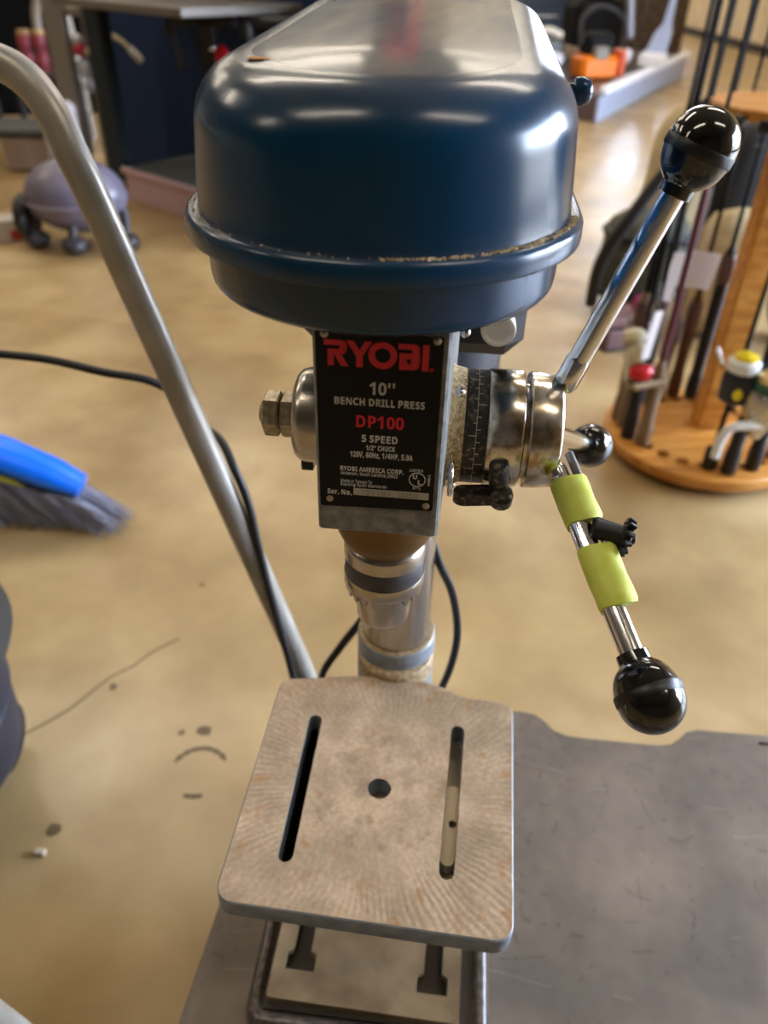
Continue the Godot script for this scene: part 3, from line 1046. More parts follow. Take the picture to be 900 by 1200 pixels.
func press_feed():
	# right side: dusty boss, black graduated ring, chrome stop collar, hub with three spokes
	var s := Shape.new()
	hub_lathe(s, [Vector2(0.037, 0.028), Vector2(0.0325, 0.0325), Vector2(0.0312, 0.0384)])
	var boss := part("feed_boss", s, M.dusty)
	s = Shape.new()
	hub_lathe(s, [Vector2(0.0306, 0.0381), Vector2(0.0311, 0.0383), Vector2(0.0311, 0.0503), Vector2(0.0306, 0.0505)])
	var scale := part("depth_scale", s, M.greasy)
	s = Shape.new()
	for i in 34:
		var a := deg_to_rad(-70.0 + i * 6.0)
		var l := 0.0046 if i % 5 == 0 else 0.0022
		var n := Vector3(0, sin(a), cos(a))
		var b := Basis(Vector3(1, 0, 0), n, Vector3(1, 0, 0).cross(n))
		s.box(Transform3D(b, Vector3(0.0446 + l * (0.5 if i % 2 == 0 else -0.35), HUB_Y, -0.036) + n * 0.03115), Vector3(l, 0.0002, 0.00035))
		var a2 := a + deg_to_rad(3.0)
		var n2 := Vector3(0, sin(a2), cos(a2))
		s.box(Transform3D(Basis(Vector3(1, 0, 0), n2, Vector3(1, 0, 0).cross(n2)), Vector3(0.0446, HUB_Y, -0.036) + n2 * 0.03113), Vector3(0.0003, 0.0002, 0.0037))
	var gr := part("graduation", s, mat(rgb(190, 180, 158), 0.6), scale)
	gr.set_meta("kind", "stuff")
	s = Shape.new()
	hub_lathe(s, [Vector2(0.028, 0.0504), Vector2(0.0316, 0.0506), Vector2(0.032, 0.0511), Vector2(0.032, 0.0678), Vector2(0.0313, 0.0691), Vector2(0.0302, 0.0697), Vector2(0.027, 0.0697)])
	part("stop_collar", s, M.chrome_worn)
	s = Shape.new()
	hub_lathe(s, [Vector2(0.027, 0.0695), Vector2(0.027, 0.0716), Vector2(0.0308, 0.0718), Vector2(0.0318, 0.0728), Vector2(0.0316, 0.0775), Vector2(0.0305, 0.0874), Vector2(0.029, 0.089), Vector2(0.0265, 0.0897), Vector2(0.012, 0.0897), Vector2(0.011, 0.0887), Vector2(0.001, 0.0887)])
	var hub := part("feed_hub", s, M.chrome_worn)
	# depth stop lever below the collar
	s = Shape.new()
	var xf := Transform3D(Basis(Vector3.RIGHT, deg_to_rad(4)) , Vector3(0, 0.7665, -0.003))
	s.prism(slot(Vector2(0.041, 0.0), Vector2(0.0615, -0.003), 0.0055, 8), [], -0.003, 0.003, xf)
	bar(s, Vector3(0.0598, 0.767, -0.008), Vector3(0.0578, 0.7885, -0.002), 0.0052, 16, 0.001)
	s.lathe(Transform3D(Basis(Vector3.RIGHT, 0.4), Vector3(0.0612, 0.764, -0.004)), [Vector2(0.004, -0.002), Vector2(0.0062, 0), Vector2(0.0062, 0.006), Vector2(0.004, 0.008)], 16)
	part("stop_lever", s, M.greasy)
	# spokes
	var h := Vector3(0.080, 0.792, -0.036)
	var balls := [Vector3(0.1302, 0.932, -0.0425), Vector3(0.131, 0.727, 0.0885), Vector3(0.134, 0.7145, -0.155)]
	for i in 3:
		var b: Vector3 = balls[i]
		var d := (b - h).normalized()
		s = Shape.new()
		var start := h + d * 0.026
		var stop := b - d * 0.012
		var l := start.distance_to(stop)
		var sp := along(start, stop)
		s.lathe(sp, [Vector2(0.0052, 0.0), Vector2(0.0056, 0.002), Vector2(0.0058, 0.012), Vector2(0.0058, l)], 24)
		if i == 0:
			s.lathe(sp, [Vector2(0.0064, 0.001), Vector2(0.0068, 0.0025), Vector2(0.0068, 0.017), Vector2(0.0060, 0.019)], 6)
			for k in range(s.g.size() - 6 * 3 * 12, s.g.size()):
				if k >= 0 and s.v[k].distance_to(start) < 0.03 and absf((s.v[k] - start).dot(d)) > -1:
					pass
		var spoke := part("spoke", s, M.chrome)
		# knob: two half balls with a knurled band and a neck
		var ax := along(b - d * 0.0155, b)
		s = Shape.new()
		var prof := [Vector2(0.0067, -0.004), Vector2(0.0078, -0.0036), Vector2(0.0080, 0.001), Vector2(0.0092, 0.0022)]
		for k in range(4, 10):
			var a := PI * k / 20
			prof.append(Vector2(0.0152 * sin(a), 0.0140 - 0.0150 * cos(a)))
		prof.append(Vector2(0.0157, 0.0140))
		s.lathe(ax, prof, 36, true, true)
		var knob := part("knob", s, M.black)
		s = Shape.new()
		var kr := []
		for yy in [0.0138, 0.0144, 0.0184, 0.019]:
			var ring := PackedVector3Array()
			for k in 96:
				var a := TAU * k / 96
				var r := (0.0160 if yy > 0.014 and yy < 0.0185 else 0.0157) - (0.00035 if k % 2 == 0 else 0.0)
				ring.append(ax * Vector3(r * cos(a), yy, r * sin(a)))
			kr.append(ring)
		s.loft(kr, false, false)
		part("knurled_band", s, M.knurl, knob)
		s = Shape.new()
		prof = [Vector2(0.0157, 0.0188)]
		for k in range(1, 13):
			var a := PI / 2 * k / 12
			prof.append(Vector2(maxf(0.0157 * cos(a), 0.0003), 0.0188 + 0.0157 * sin(a)))
		s.lathe(ax, prof, 36, true, false)
		part("knob_end", s, M.black, knob)
		if i == 1:
			# two wraps of green tape holding the chuck key
			var x := sp.basis.x
			var tocam := Vector3(-0.2, 0.75, 0.6)
			var side := d.cross(tocam).normalized()
			if side.x < 0:
				side = -side
			var face := side.cross(d).normalized()
			if face.dot(tocam) < 0:
				face = -face
			for w in [[0.009, 0.035], [0.049, 0.0815]]:
				s = Shape.new()
				var rings := []
				for yy in [0.0, 0.08, 0.3, 0.55, 0.8, 0.93, 1.0]:
					var ring := PackedVector3Array()
					var o2: float = lerpf(w[0], w[1], yy)
					for k in 36:
						var a := TAU * k / 36
						var px := cos(a) * 0.0076
						var py := sin(a) * 0.0076
						if px > 0:
							px = px * 1.5 + 0.0005
							py *= 0.95
						var wob := 1.0 + 0.025 * sin(a * 5.0 + yy * 9.0)
						if yy == 0.0 or yy == 1.0:
							wob *= 0.94
						ring.append(start + d * (o2 + 0.0006 * sin(a * 2.0)) + side * (px + 0.0008) * wob + face * py * wob)
					rings.append(ring)
				s.loft(rings, true, true, 70.0)
				part("green_tape", s, M.tape, spoke).set_meta("label", "wrap of bright yellow green tape")
			# chuck key: T bar along the spoke, body across it, toothed end
			s = Shape.new()
			var kc := start + d * 0.0422 + side * 0.0090 + face * 0.0015
			bar(s, kc - d * 0.0475, kc + d * 0.034, 0.0023, 12, 0.0005)
			var key := part("chuck_key", s, M.steel_dark, press)
			var kd := (side * 0.74 - face * 0.28 + d * 0.52).normalized()
			s = Shape.new()
			var kx := along(kc - kd * 0.0048 + face * 0.002, kc + kd * 0.05 + face * 0.002)
			s.lathe(kx, [Vector2(0.0046, 0.0), Vector2(0.0055, 0.0008), Vector2(0.0055, 0.014), Vector2(0.0064, 0.0148), Vector2(0.0066, 0.0185), Vector2(0.0045, 0.0195), Vector2(0.0025, 0.0197), Vector2(0.0025, 0.0215), Vector2(0.002, 0.022)], 24)
			part("key_body", s, M.matte_black, key)
			s = Shape.new()
			for k in 11:
				var a := TAU * k / 11
				var nrm := kx.basis * Vector3(cos(a), 0, sin(a))
				var tan := kx.basis * Vector3(-sin(a), 0, cos(a))
				s.box(Transform3D(Basis(tan, kx.basis.y, nrm).orthonormalized() * Basis(Vector3.RIGHT, -0.35), kx * Vector3(cos(a) * 0.0080, 0.0172, sin(a) * 0.0080)), Vector3(0.0020, 0.0042, 0.0042), 0.0004)
			part("tooth_ring", s, M.matte_black, key).set_meta("kind", "stuff")
	# left side: spring cap with nuts
	s = Shape.new()
	hub_lathe(s, [Vector2(0.0265, -0.030), Vector2(0.0265, -0.0475), Vector2(0.0255, -0.0508), Vector2(0.0235, -0.053), Vector2(0.0205, -0.0542), Vector2(0.004, -0.0545)], 40, 0.7905, -0.036)
	s.box(at(Vector3(-0.0435, 0.764, -0.031)), Vector3(0.004, 0.004, 0.005), 0.0005)
	var cap := part("spring_cap", s, M.steel)
	for k in [[-0.0543, -0.0625, 0.0128], [-0.0635, -0.0725, 0.0128]]:
		s = Shape.new()
		hub_lathe(s, [Vector2(k[2] - 0.0012, k[0]), Vector2(k[2], k[0] - 0.001), Vector2(k[2], k[1] + 0.001), Vector2(k[2] - 0.0012, k[1])], 6, 0.790, -0.036)
		for i in s.g.size():
			s.g[i] = -1
		part("nut", s, M.zinc, cap)
	s = Shape.new()
	hub_lathe(s, [Vector2(0.006, -0.054), Vector2(0.006, -0.074), Vector2(0.005, -0.075)], 16, 0.790, -0.036)
	part("shaft_end", s, M.zinc, cap)
	s = Shape.new()
	s.box(at(Vector3(-0.0375, 0.7775, -0.0125), Basis(Vector3.RIGHT, -0.5)), Vector3(0.004, 0.006, 0.002), 0.0003)
	s.box(at(Vector3(-0.0485, 0.7615, -0.031)), Vector3(0.007, 0.007, 0.005), 0.0005)
	part("cap_notch", s, M.matte_black, cap).set_meta("kind", "stuff")


func press_chuck():
	var s := Shape.new()
	s.lathe(at(Vector3.ZERO), [Vector2(0.0272, 0.772), Vector2(0.0272, 0.752), Vector2(0.0266, 0.746), Vector2(0.0245, 0.741), Vector2(0.0215, 0.7365), Vector2(0.019, 0.7345), Vector2(0.012, 0.733)], 44)
	part("quill_nose", s, M.brass)
	s = Shape.new()
	s.lathe(at(Vector3.ZERO), [Vector2(0.010, 0.738), Vector2(0.0195, 0.7375), Vector2(0.0208, 0.7368), Vector2(0.0226, 0.7345), Vector2(0.0229, 0.733), Vector2(0.0229, 0.7262)], 48)
	var chuck := part("chuck", s, M.steel)
	s = Shape.new()
	s.lathe(at(Vector3.ZERO), [Vector2(0.0222, 0.7266), Vector2(0.0225, 0.7262), Vector2(0.0225, 0.7148), Vector2(0.0222, 0.7144)], 48)
	var kn := mat(rgb(82, 82, 84), 0.5, 0.4)
	part("knurled_band", s, kn, chuck)
	s = Shape.new()
	s.lathe(at(Vector3.ZERO), [Vector2(0.0229, 0.7148), Vector2(0.0231, 0.7142), Vector2(0.0231, 0.7072), Vector2(0.0226, 0.7062), Vector2(0.0165, 0.704)], 48)
	part("sleeve", s, M.steel, chuck)
	s = Shape.new()
	for k in 22:
		var a := TAU * k / 22
		var n := Vector3(cos(a), 0, sin(a))
		var tn := Vector3(-sin(a), 0, cos(a))
		var o := n * 0.0208 + Vector3(0, 0.7045, 0)
		var w := tn * 0.0019
		var p := [o + n * 0.0019 + w + Vector3(0, .002, 0), o + n * 0.0019 - w + Vector3(0, .002, 0), o - n * 0.004 - w * 0.8 + Vector3(0, .001, 0), o - n * 0.004 + w * 0.8 + Vector3(0, .001, 0)]
		var q := [o + n * 0.0012 + w * 0.4 + Vector3(0, -.0036, 0), o + n * 0.0012 - w * 0.4 + Vector3(0, -.0036, 0), o - n * 0.0045 - w * 0.3 + Vector3(0, -.003, 0), o - n * 0.0045 + w * 0.3 + Vector3(0, -.003, 0)]
		s.loft([PackedVector3Array(p), PackedVector3Array(q)], true, true)
	for i in s.g.size():
		s.g[i] = -1
	part("tooth_ring", s, M.steel, chuck).set_meta("kind", "stuff")
	s = Shape.new()
	s.lathe(at(Vector3.ZERO), [Vector2(0.0165, 0.706), Vector2(0.0162, 0.699), Vector2(0.0158, 0.682), Vector2(0.0145, 0.6785), Vector2(0.0125, 0.6772), Vector2(0.006, 0.6768)], 40)
	part("chuck_nose", s, M.steel, chuck)
	for k in 3:
		var a := TAU * k / 3 + 0.4
		s = Shape.new()
		s.box(at(Vector3(cos(a) * 0.0042, 0.675, sin(a) * 0.0042), Basis(Vector3.UP, -a)), Vector3(0.006, 0.008, 0.004), 0.0008)
		part("jaw", s, M.steel_dark, chuck)


func table_image(height: bool) -> ImageTexture:
	var n := 768
	var im := Image.create(n, n, false, Image.FORMAT_RGB8)
	var a := FastNoiseLite.new(); a.seed = 71; a.frequency = 0.006; a.fractal_octaves = 5
	var b := FastNoiseLite.new(); b.seed = 72; b.frequency = 0.05; b.fractal_octaves = 4
	var e := FastNoiseLite.new(); e.seed = 73; e.frequency = 0.012; e.fractal_octaves = 5
	var lo := rgb(150, 130, 107)
	var hi := rgb(198, 175, 148)
	var rust := rgb(158, 108, 62)
	for y in n:
		for x in n:
			var u := (float(x) / n - 0.5) * 0.2
			var w := (float(y) / n - 0.5) * 0.2
			var r := sqrt(u * u + w * w)
			var ang := atan2(w, u)
			var ph := ang * 122.0 + r * 130.0 + a.get_noise_2d(x, y) * 5.0
			var edge := smoothstep(0.055, 0.085, r)
			var rip := sin(ph) * edge * (0.65 + 0.7 * e.get_noise_2d(x * 0.8 + 300, y * 0.8))
			if height:
				var hh := 0.5 + 0.32 * rip + 0.10 * b.get_noise_2d(x * 1.4, y * 1.4)
				im.set_pixel(x, y, Color(hh, hh, hh))
			else:
				var k := clampf(0.55 + 0.55 * a.get_noise_2d(x, y) + 0.35 * b.get_noise_2d(x, y), 0, 1)
				var c := lo.lerp(hi, k)
				c = c.darkened(clampf(0.075 * edge * (0.5 - 0.5 * rip), 0, 1))
				var q := e.get_noise_2d(x, y) + 0.18 * smoothstep(0.085, 0.1, maxf(absf(u), absf(w)))
				if q > 0.36:
					c = c.lerp(rust, clampf((q - 0.36) * 1.6, 0, 0.42))
				if r < 0.05 and e.get_noise_2d(x + 500, y + 90) > 0.1:
					c = c.darkened(clampf((e.get_noise_2d(x + 500, y + 90) - 0.1) * 0.4, 0, 0.12))
				im.set_pixel(x, y, c)
	return ImageTexture.create_from_image(im)


# square with round corners and a shallow tongue at the back, over the bracket
func table_plan(g: float) -> PackedVector2Array:
	var p := round_rect(-0.0966 - g, -0.0958 - g, 0.0966 + g, 0.0958 + g, 0.0115 + g, 7)
	# corners run +x+z, -x+z, -x-z, +x-z: the tongue comes between the third and the fourth
	var o := PackedVector2Array()
	for i in p.size():
		o.append(p[i])
		if i == 23:
			for q in [Vector2(-0.062, -0.1005), Vector2(-0.048, -0.1045), Vector2(-0.034, -0.1065), Vector2(-0.005, -0.1088), Vector2(0.0246, -0.1078), Vector2(0.0394, -0.1045), Vector2(0.0506, -0.0985), Vector2(0.056, -0.0962)]:
				o.append(q + Vector2(0, -g))
	return o


func press_table():
	# the table is swung a little about the column: a frame of its own
	var xf := Transform3D(Basis(Vector3.UP, deg_to_rad(-1.7)), Vector3(0.0019, 0, 0.0002))
	var m := mat(Color.WHITE, 0.42, 0.15)
	m.albedo_texture = table_image(false)
	m.heightmap_enabled = true
	m.heightmap_texture = table_image(true)
	m.heightmap_scale = 0.02
	m.uv1_scale = Vector3(5, 5, 5)
	m.uv1_offset = Vector3(0.5, 0.5, 0)
	var holes := [slot(Vector2(-0.0605, -0.0555), Vector2(-0.0575, 0.0595), 0.0052), slot(Vector2(0.0538, -0.0615), Vector2(0.0525, 0.0560), 0.0052), circle(Vector2(-0.001, -0.001), 0.0086, 24)]
	var s := Shape.new()
	s.prism(table_plan(0.0), holes, 0.49, 0.5, xf, 1)
	var top := part("table_top", s, m)
	top.set_meta("label", "square cast iron table with milling marks and two slots")
	s = Shape.new()
	var rings := []
	for k in [[0.0, 0.5], [0.0008, 0.4992], [0.0008, 0.484], [-0.001, 0.4815]]:
		rings.append(lift(table_plan(k[0]), k[1]))
	var body := Shape.new()
	for r in rings.size():
		var ring := PackedVector3Array()
		for p in rings[r]:
			ring.append(xf * p)
		rings[r] = ring
	body.loft(rings, false, false)
	body.prism(table_plan(-0.0008), holes, 0.4815, 0.4992, xf, 6)
	part("table_body", body, M.paint, top)
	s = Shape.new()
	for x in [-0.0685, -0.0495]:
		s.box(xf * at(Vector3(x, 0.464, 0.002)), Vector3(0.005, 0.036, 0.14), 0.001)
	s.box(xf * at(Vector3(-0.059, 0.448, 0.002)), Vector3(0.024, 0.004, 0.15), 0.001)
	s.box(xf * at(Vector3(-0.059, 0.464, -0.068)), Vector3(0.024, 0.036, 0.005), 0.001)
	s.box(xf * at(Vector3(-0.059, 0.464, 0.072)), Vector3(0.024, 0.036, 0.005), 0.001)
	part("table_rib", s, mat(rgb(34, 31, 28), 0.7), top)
	s = Shape.new()
	s.prism(slot(Vector2(0.0533, -0.01), Vector2(0.0526, 0.0435), 0.005), [circle(Vector2(0.0545, 0.0165), 0.0030, 12)], 0.485, 0.4945, xf)
	part("slot_plate", s, mat(rgb(172, 154, 124), 0.45, 0.1), top)
	# arm below, seen through the right slot, with its bolt hole
	s = Shape.new()
	s.prism(PackedVector2Array([Vector2(-0.02, -0.13), Vector2(0.02, -0.13), Vector2(0.064, -0.05), Vector2(0.064, 0.058), Vector2(0.0535, 0.058), Vector2(0.0535, 0.05), Vector2(0.044, 0.05), Vector2(0.02, 0.0), Vector2(-0.02, 0.0)]), [circle(Vector2(0.0555, 0.0175), 0.0032, 14)], 0.468, 0.4813, xf)
	s.lathe(xf * at(Vector3(-0.001, 0, -0.001)), [Vector2(0.02, 0.44), Vector2(0.022, 0.4813)], 28)
	part("table_arm", s, mat(rgb(168, 150, 120), 0.5, 0.1), top)
	# bracket clamped round the column
	s = Shape.new()
	s.lathe(at(Vector3(0, 0, -0.145)), [Vector2(0.0290, 0.5235), Vector2(0.0325, 0.5235), Vector2(0.0338, 0.522), Vector2(0.0338, 0.452), Vector2(0.0325, 0.45), Vector2(0.029, 0.45)], 44, false, false)
	s.box(at(Vector3(0, 0.464, -0.1)), Vector3(0.048, 0.034, 0.06), 0.006)
	var br := part("table_bracket", s, M.paint)
	s = Shape.new()
	s.lathe(at(Vector3(0, 0, -0.145)), [Vector2(0.0291, 0.5232), Vector2(0.0291, 0.5238), Vector2(0.0322, 0.5238), Vector2(0.0328, 0.5232)], 44, false, false)
	part("bracket_ring", s, tex_mat(noise(0.03, 78, [rgb(150, 126, 92), rgb(184, 160, 122)], [0.3, 0.7]), 10.0, 0.6), br)
	s = Shape.new()
	s.lathe(at(Vector3(0.001, 0, -0.1365)), [Vector2(0.0325, 0.49), Vector2(0.0325, 0.5045), Vector2(0.0305, 0.5065), Vector2(0.001, 0.5065)], 32)
	part("bracket_boss", s, tex_mat(noise(0.03, 77, [rgb(150, 126, 92), rgb(190, 166, 128)], [0.3, 0.7]), 10.0, 0.6), br)


func press_motor():
	var s := Shape.new()
	s.box(at(Vector3(0.001, 0.828, -0.165)), Vector3(0.15, 0.092, 0.05), 0.012)
	s.box(at(Vector3(0.0745, 0.84, -0.165)), Vector3(0.02, 0.026, 0.03), 0.003)
	var mount := part("motor_mount", s, M.matte_black)
	s = Shape.new()
	s.lathe(Transform3D(Basis(Vector3.RIGHT, PI / 2), Vector3(0.0575, 0.8085, -0.14)), [Vector2(0.0112, 0), Vector2(0.0112, 0.010), Vector2(0.0105, 0.012), Vector2(0.0088, 0.012), Vector2(0.0078, 0.010), Vector2(0.001, 0.010)], 32)
	part("tension_knob", s, mat(rgb(196, 186, 170), 0.4), mount)
	s = Shape.new()
	s.lathe(at(Vector3(0.0, 0, -0.262)), [Vector2(0.05, 0.69), Vector2(0.066, 0.692), Vector2(0.07, 0.70), Vector2(0.07, 0.862), Vector2(0.066, 0.87), Vector2(0.02, 0.872)], 40)
	var motor := part("motor", s, mat(rgb(48, 54, 64), 0.4))
	for k in 3:
		s = Shape.new()
		s.lathe(at(Vector3(0.0, 0, -0.262)), [Vector2(0.069, 0.715 + k * 0.06), Vector2(0.0712, 0.7155 + k * 0.06), Vector2(0.0712, 0.7185 + k * 0.06), Vector2(0.069, 0.719 + k * 0.06)], 40)
		part("motor_band", s, M.matte_black, motor)
	# switch cable that loops down on the right of the column, and the supply cord that leaves to the left
	var T := press.transform.affine_inverse()
	var c1 := [Vector3(0.02, 0.70, -0.56), Vector3(0.03, 0.655, -0.5), Vector3(0.0436, 0.6075, -0.4812), Vector3(0.0605, 0.557, -0.4939), Vector3(0.0697, 0.5019, -0.5034), Vector3(0.0686, 0.4575, -0.5082), Vector3(0.0627, 0.4159, -0.515), Vector3(0.052, 0.36, -0.525), Vector3(0.03, 0.315, -0.53), Vector3(-0.02, 0.303, -0.52)]
	var w := []
	for p in smooth_path(c1, 6):
		w.append(T * p)
	s = Shape.new()
	s.tube(w, 0.0036, 10)
	obj("switch_cable", s, M.rubber, press)
	var c2 := [Vector3(0.02, 0.57, -0.55), Vector3(0.0, 0.52, -0.545), Vector3(-0.0181, 0.4745, -0.5452), Vector3(-0.0403, 0.4233, -0.5575), Vector3(-0.0625, 0.3614, -0.5743), Vector3(-0.0660, 0.3120, -0.5720), Vector3(-0.0730, 0.3010, -0.5600), Vector3(-0.0900, 0.3030, -0.5680), Vector3(-0.0977, 0.3440, -0.5889), Vector3(-0.1118, 0.4412, -0.5891), Vector3(-0.1221, 0.5134, -0.5920), Vector3(-0.1300, 0.5718, -0.5974), Vector3(-0.1410, 0.6062, -0.6038), Vector3(-0.1586, 0.6208, -0.6330), Vector3(-0.188, 0.618, -0.668), Vector3(-0.205, 0.63, -0.692), Vector3(-0.235, 0.653, -0.688), Vector3(-0.2785, 0.6639, -0.6828), Vector3(-0.3288, 0.6722, -0.6889), Vector3(-0.3789, 0.6759, -0.6916), Vector3(-0.46, 0.67, -0.71), Vector3(-0.62, 0.62, -0.76), Vector3(-0.84, 0.4, -0.88), Vector3(-0.93, 0.1, -0.95), Vector3(-0.98, 0.006, -1.0), Vector3(-1.2, 0.006, -1.1)]
	w = []
	for p in smooth_path(c2, 6):
		w.append(T * p)
	s = Shape.new()
	s.tube(w, 0.0042, 10)
	obj("power_cord", s, M.rubber, press)


# ---------------------------------------------------------------- things near the cart
func near_objects():
	# blue broom lying on the floor
	var t := thing("broom", "bright blue push broom head with grey bristles lying on the floor", "broom", Vector3(-0.66, 0, -1.31))
	var s := Shape.new()
	var path := [Vector3(-0.36, 0.205, -0.02), Vector3(-0.24, 0.195, -0.02), Vector3(-0.12, 0.16, -0.01), Vector3(-0.02, 0.122, 0.0), Vector3(0.035, 0.098, 0.006)]
	var rings := []
	for i in path.size():
		var p: Vector3 = path[i]
		var w: float = [0.05, 0.05, 0.046, 0.04, 0.032][i]
		var h: float = [0.03, 0.032, 0.032, 0.028, 0.018][i]
		var ring := PackedVector3Array()
		for k in 20:
			var a := TAU * k / 20
			ring.append(p + Vector3(0.45 * sin(a) * h, sin(a) * h, cos(a) * w))
		rings.append(ring)
	s.loft(rings, true, true, 60.0)
	obj("broom_head", s, mat(rgb(8, 112, 246), 0.3), t)
	s = Shape.new()
	for i in 760:
		var q := rng.randf()
		var p: Vector3 = path[0].lerp(path[4], q) + Vector3(0, -0.014 - 0.012 * sin(q * PI), 0)
		p.z += rng.randf_range(-0.034, 0.034)
		var tip := Vector3(lerpf(-0.26, 0.115, q) + rng.randf_range(-0.015, 0.015), rng.randf_range(0.001, 0.03) * q + 0.001, p.z * 1.3 + rng.randf_range(-0.01, 0.01))
		s.lathe(along(p, tip), [Vector2(0.0022, 0), Vector2(0.0014, p.distance_to(tip))], 4, false, true)
	obj("bristle", s, mat(rgb(132, 132, 146), 0.7), t).set_meta("kind", "stuff")
	s = Shape.new()
	s.quad(Vector3(-0.22, 0.178, 0.033), Vector3(-0.08, 0.136, 0.045), Vector3(-0.06, 0.118, 0.044), Vector3(-0.23, 0.155, 0.035))
	obj("label_band", s, mat(rgb(182, 190, 60), 0.5), t)
	s = Shape.new()
	bar(s, Vector3(-0.35, 0.205, -0.02), Vector3(-1.55, 0.014, -0.35), 0.012, 14)
	obj("broom_handle", s, mat(rgb(60, 120, 200), 0.4), t)

	# dark blue wheeled tub at the left edge
	t = thing("wheeled_tub", "dark navy round plastic tub with a ridged rim on black wheels at the left edge", "tub", Vector3(-0.645, 0, -0.62))
	s = Shape.new()
	s.lathe(at(Vector3.ZERO), [Vector2(0.13, 0.088), Vector2(0.157, 0.11), Vector2(0.163, 0.125), Vector2(0.166, 0.2), Vector2(0.16, 0.207), Vector2(0.17, 0.214), Vector2(0.172, 0.29), Vector2(0.172, 0.31)], 48)
	obj("body", s, mat(rgb(22, 27, 42), 0.5), t)
	s = Shape.new()
	s.lathe(at(Vector3.ZERO), [Vector2(0.172, 0.296), Vector2(0.194, 0.304), Vector2(0.197, 0.314), Vector2(0.182, 0.324), Vector2(0.10, 0.33)], 48)
	obj("lid", s, mat(rgb(44, 46, 46), 0.5), t)
	for d in [-0.085, 0.085]:
		for x in [-0.085, 0.085]:
			s = Shape.new()
			s.lathe(Transform3D(Basis(Vector3.FORWARD, PI / 2), Vector3(x - 0.02, 0.06, d)), [Vector2(0.02, 0), Vector2(0.053, 0), Vector2(0.06, 0.008), Vector2(0.06, 0.032), Vector2(0.053, 0.04), Vector2(0.02, 0.04)], 28)
			obj("wheel", s, M.rubber, t)
			s = Shape.new()
			s.box(at(Vector3(x, 0.09, d)), Vector3(0.016, 0.06, 0.02))
			obj("wheel_post", s, M.matte_black, t)
	s = Shape.new()
	s.box(at(Vector3.ZERO), Vector3(0.016, 0.006, 0.01), 0.002)
	var o := obj("paper_scrap", s, mat(rgb(196, 180, 160), 0.8), self, Vector3(-0.455, 0.003, -0.565))
	tag(o, "small pale scrap lying on the floor below the navy tub", "scrap")


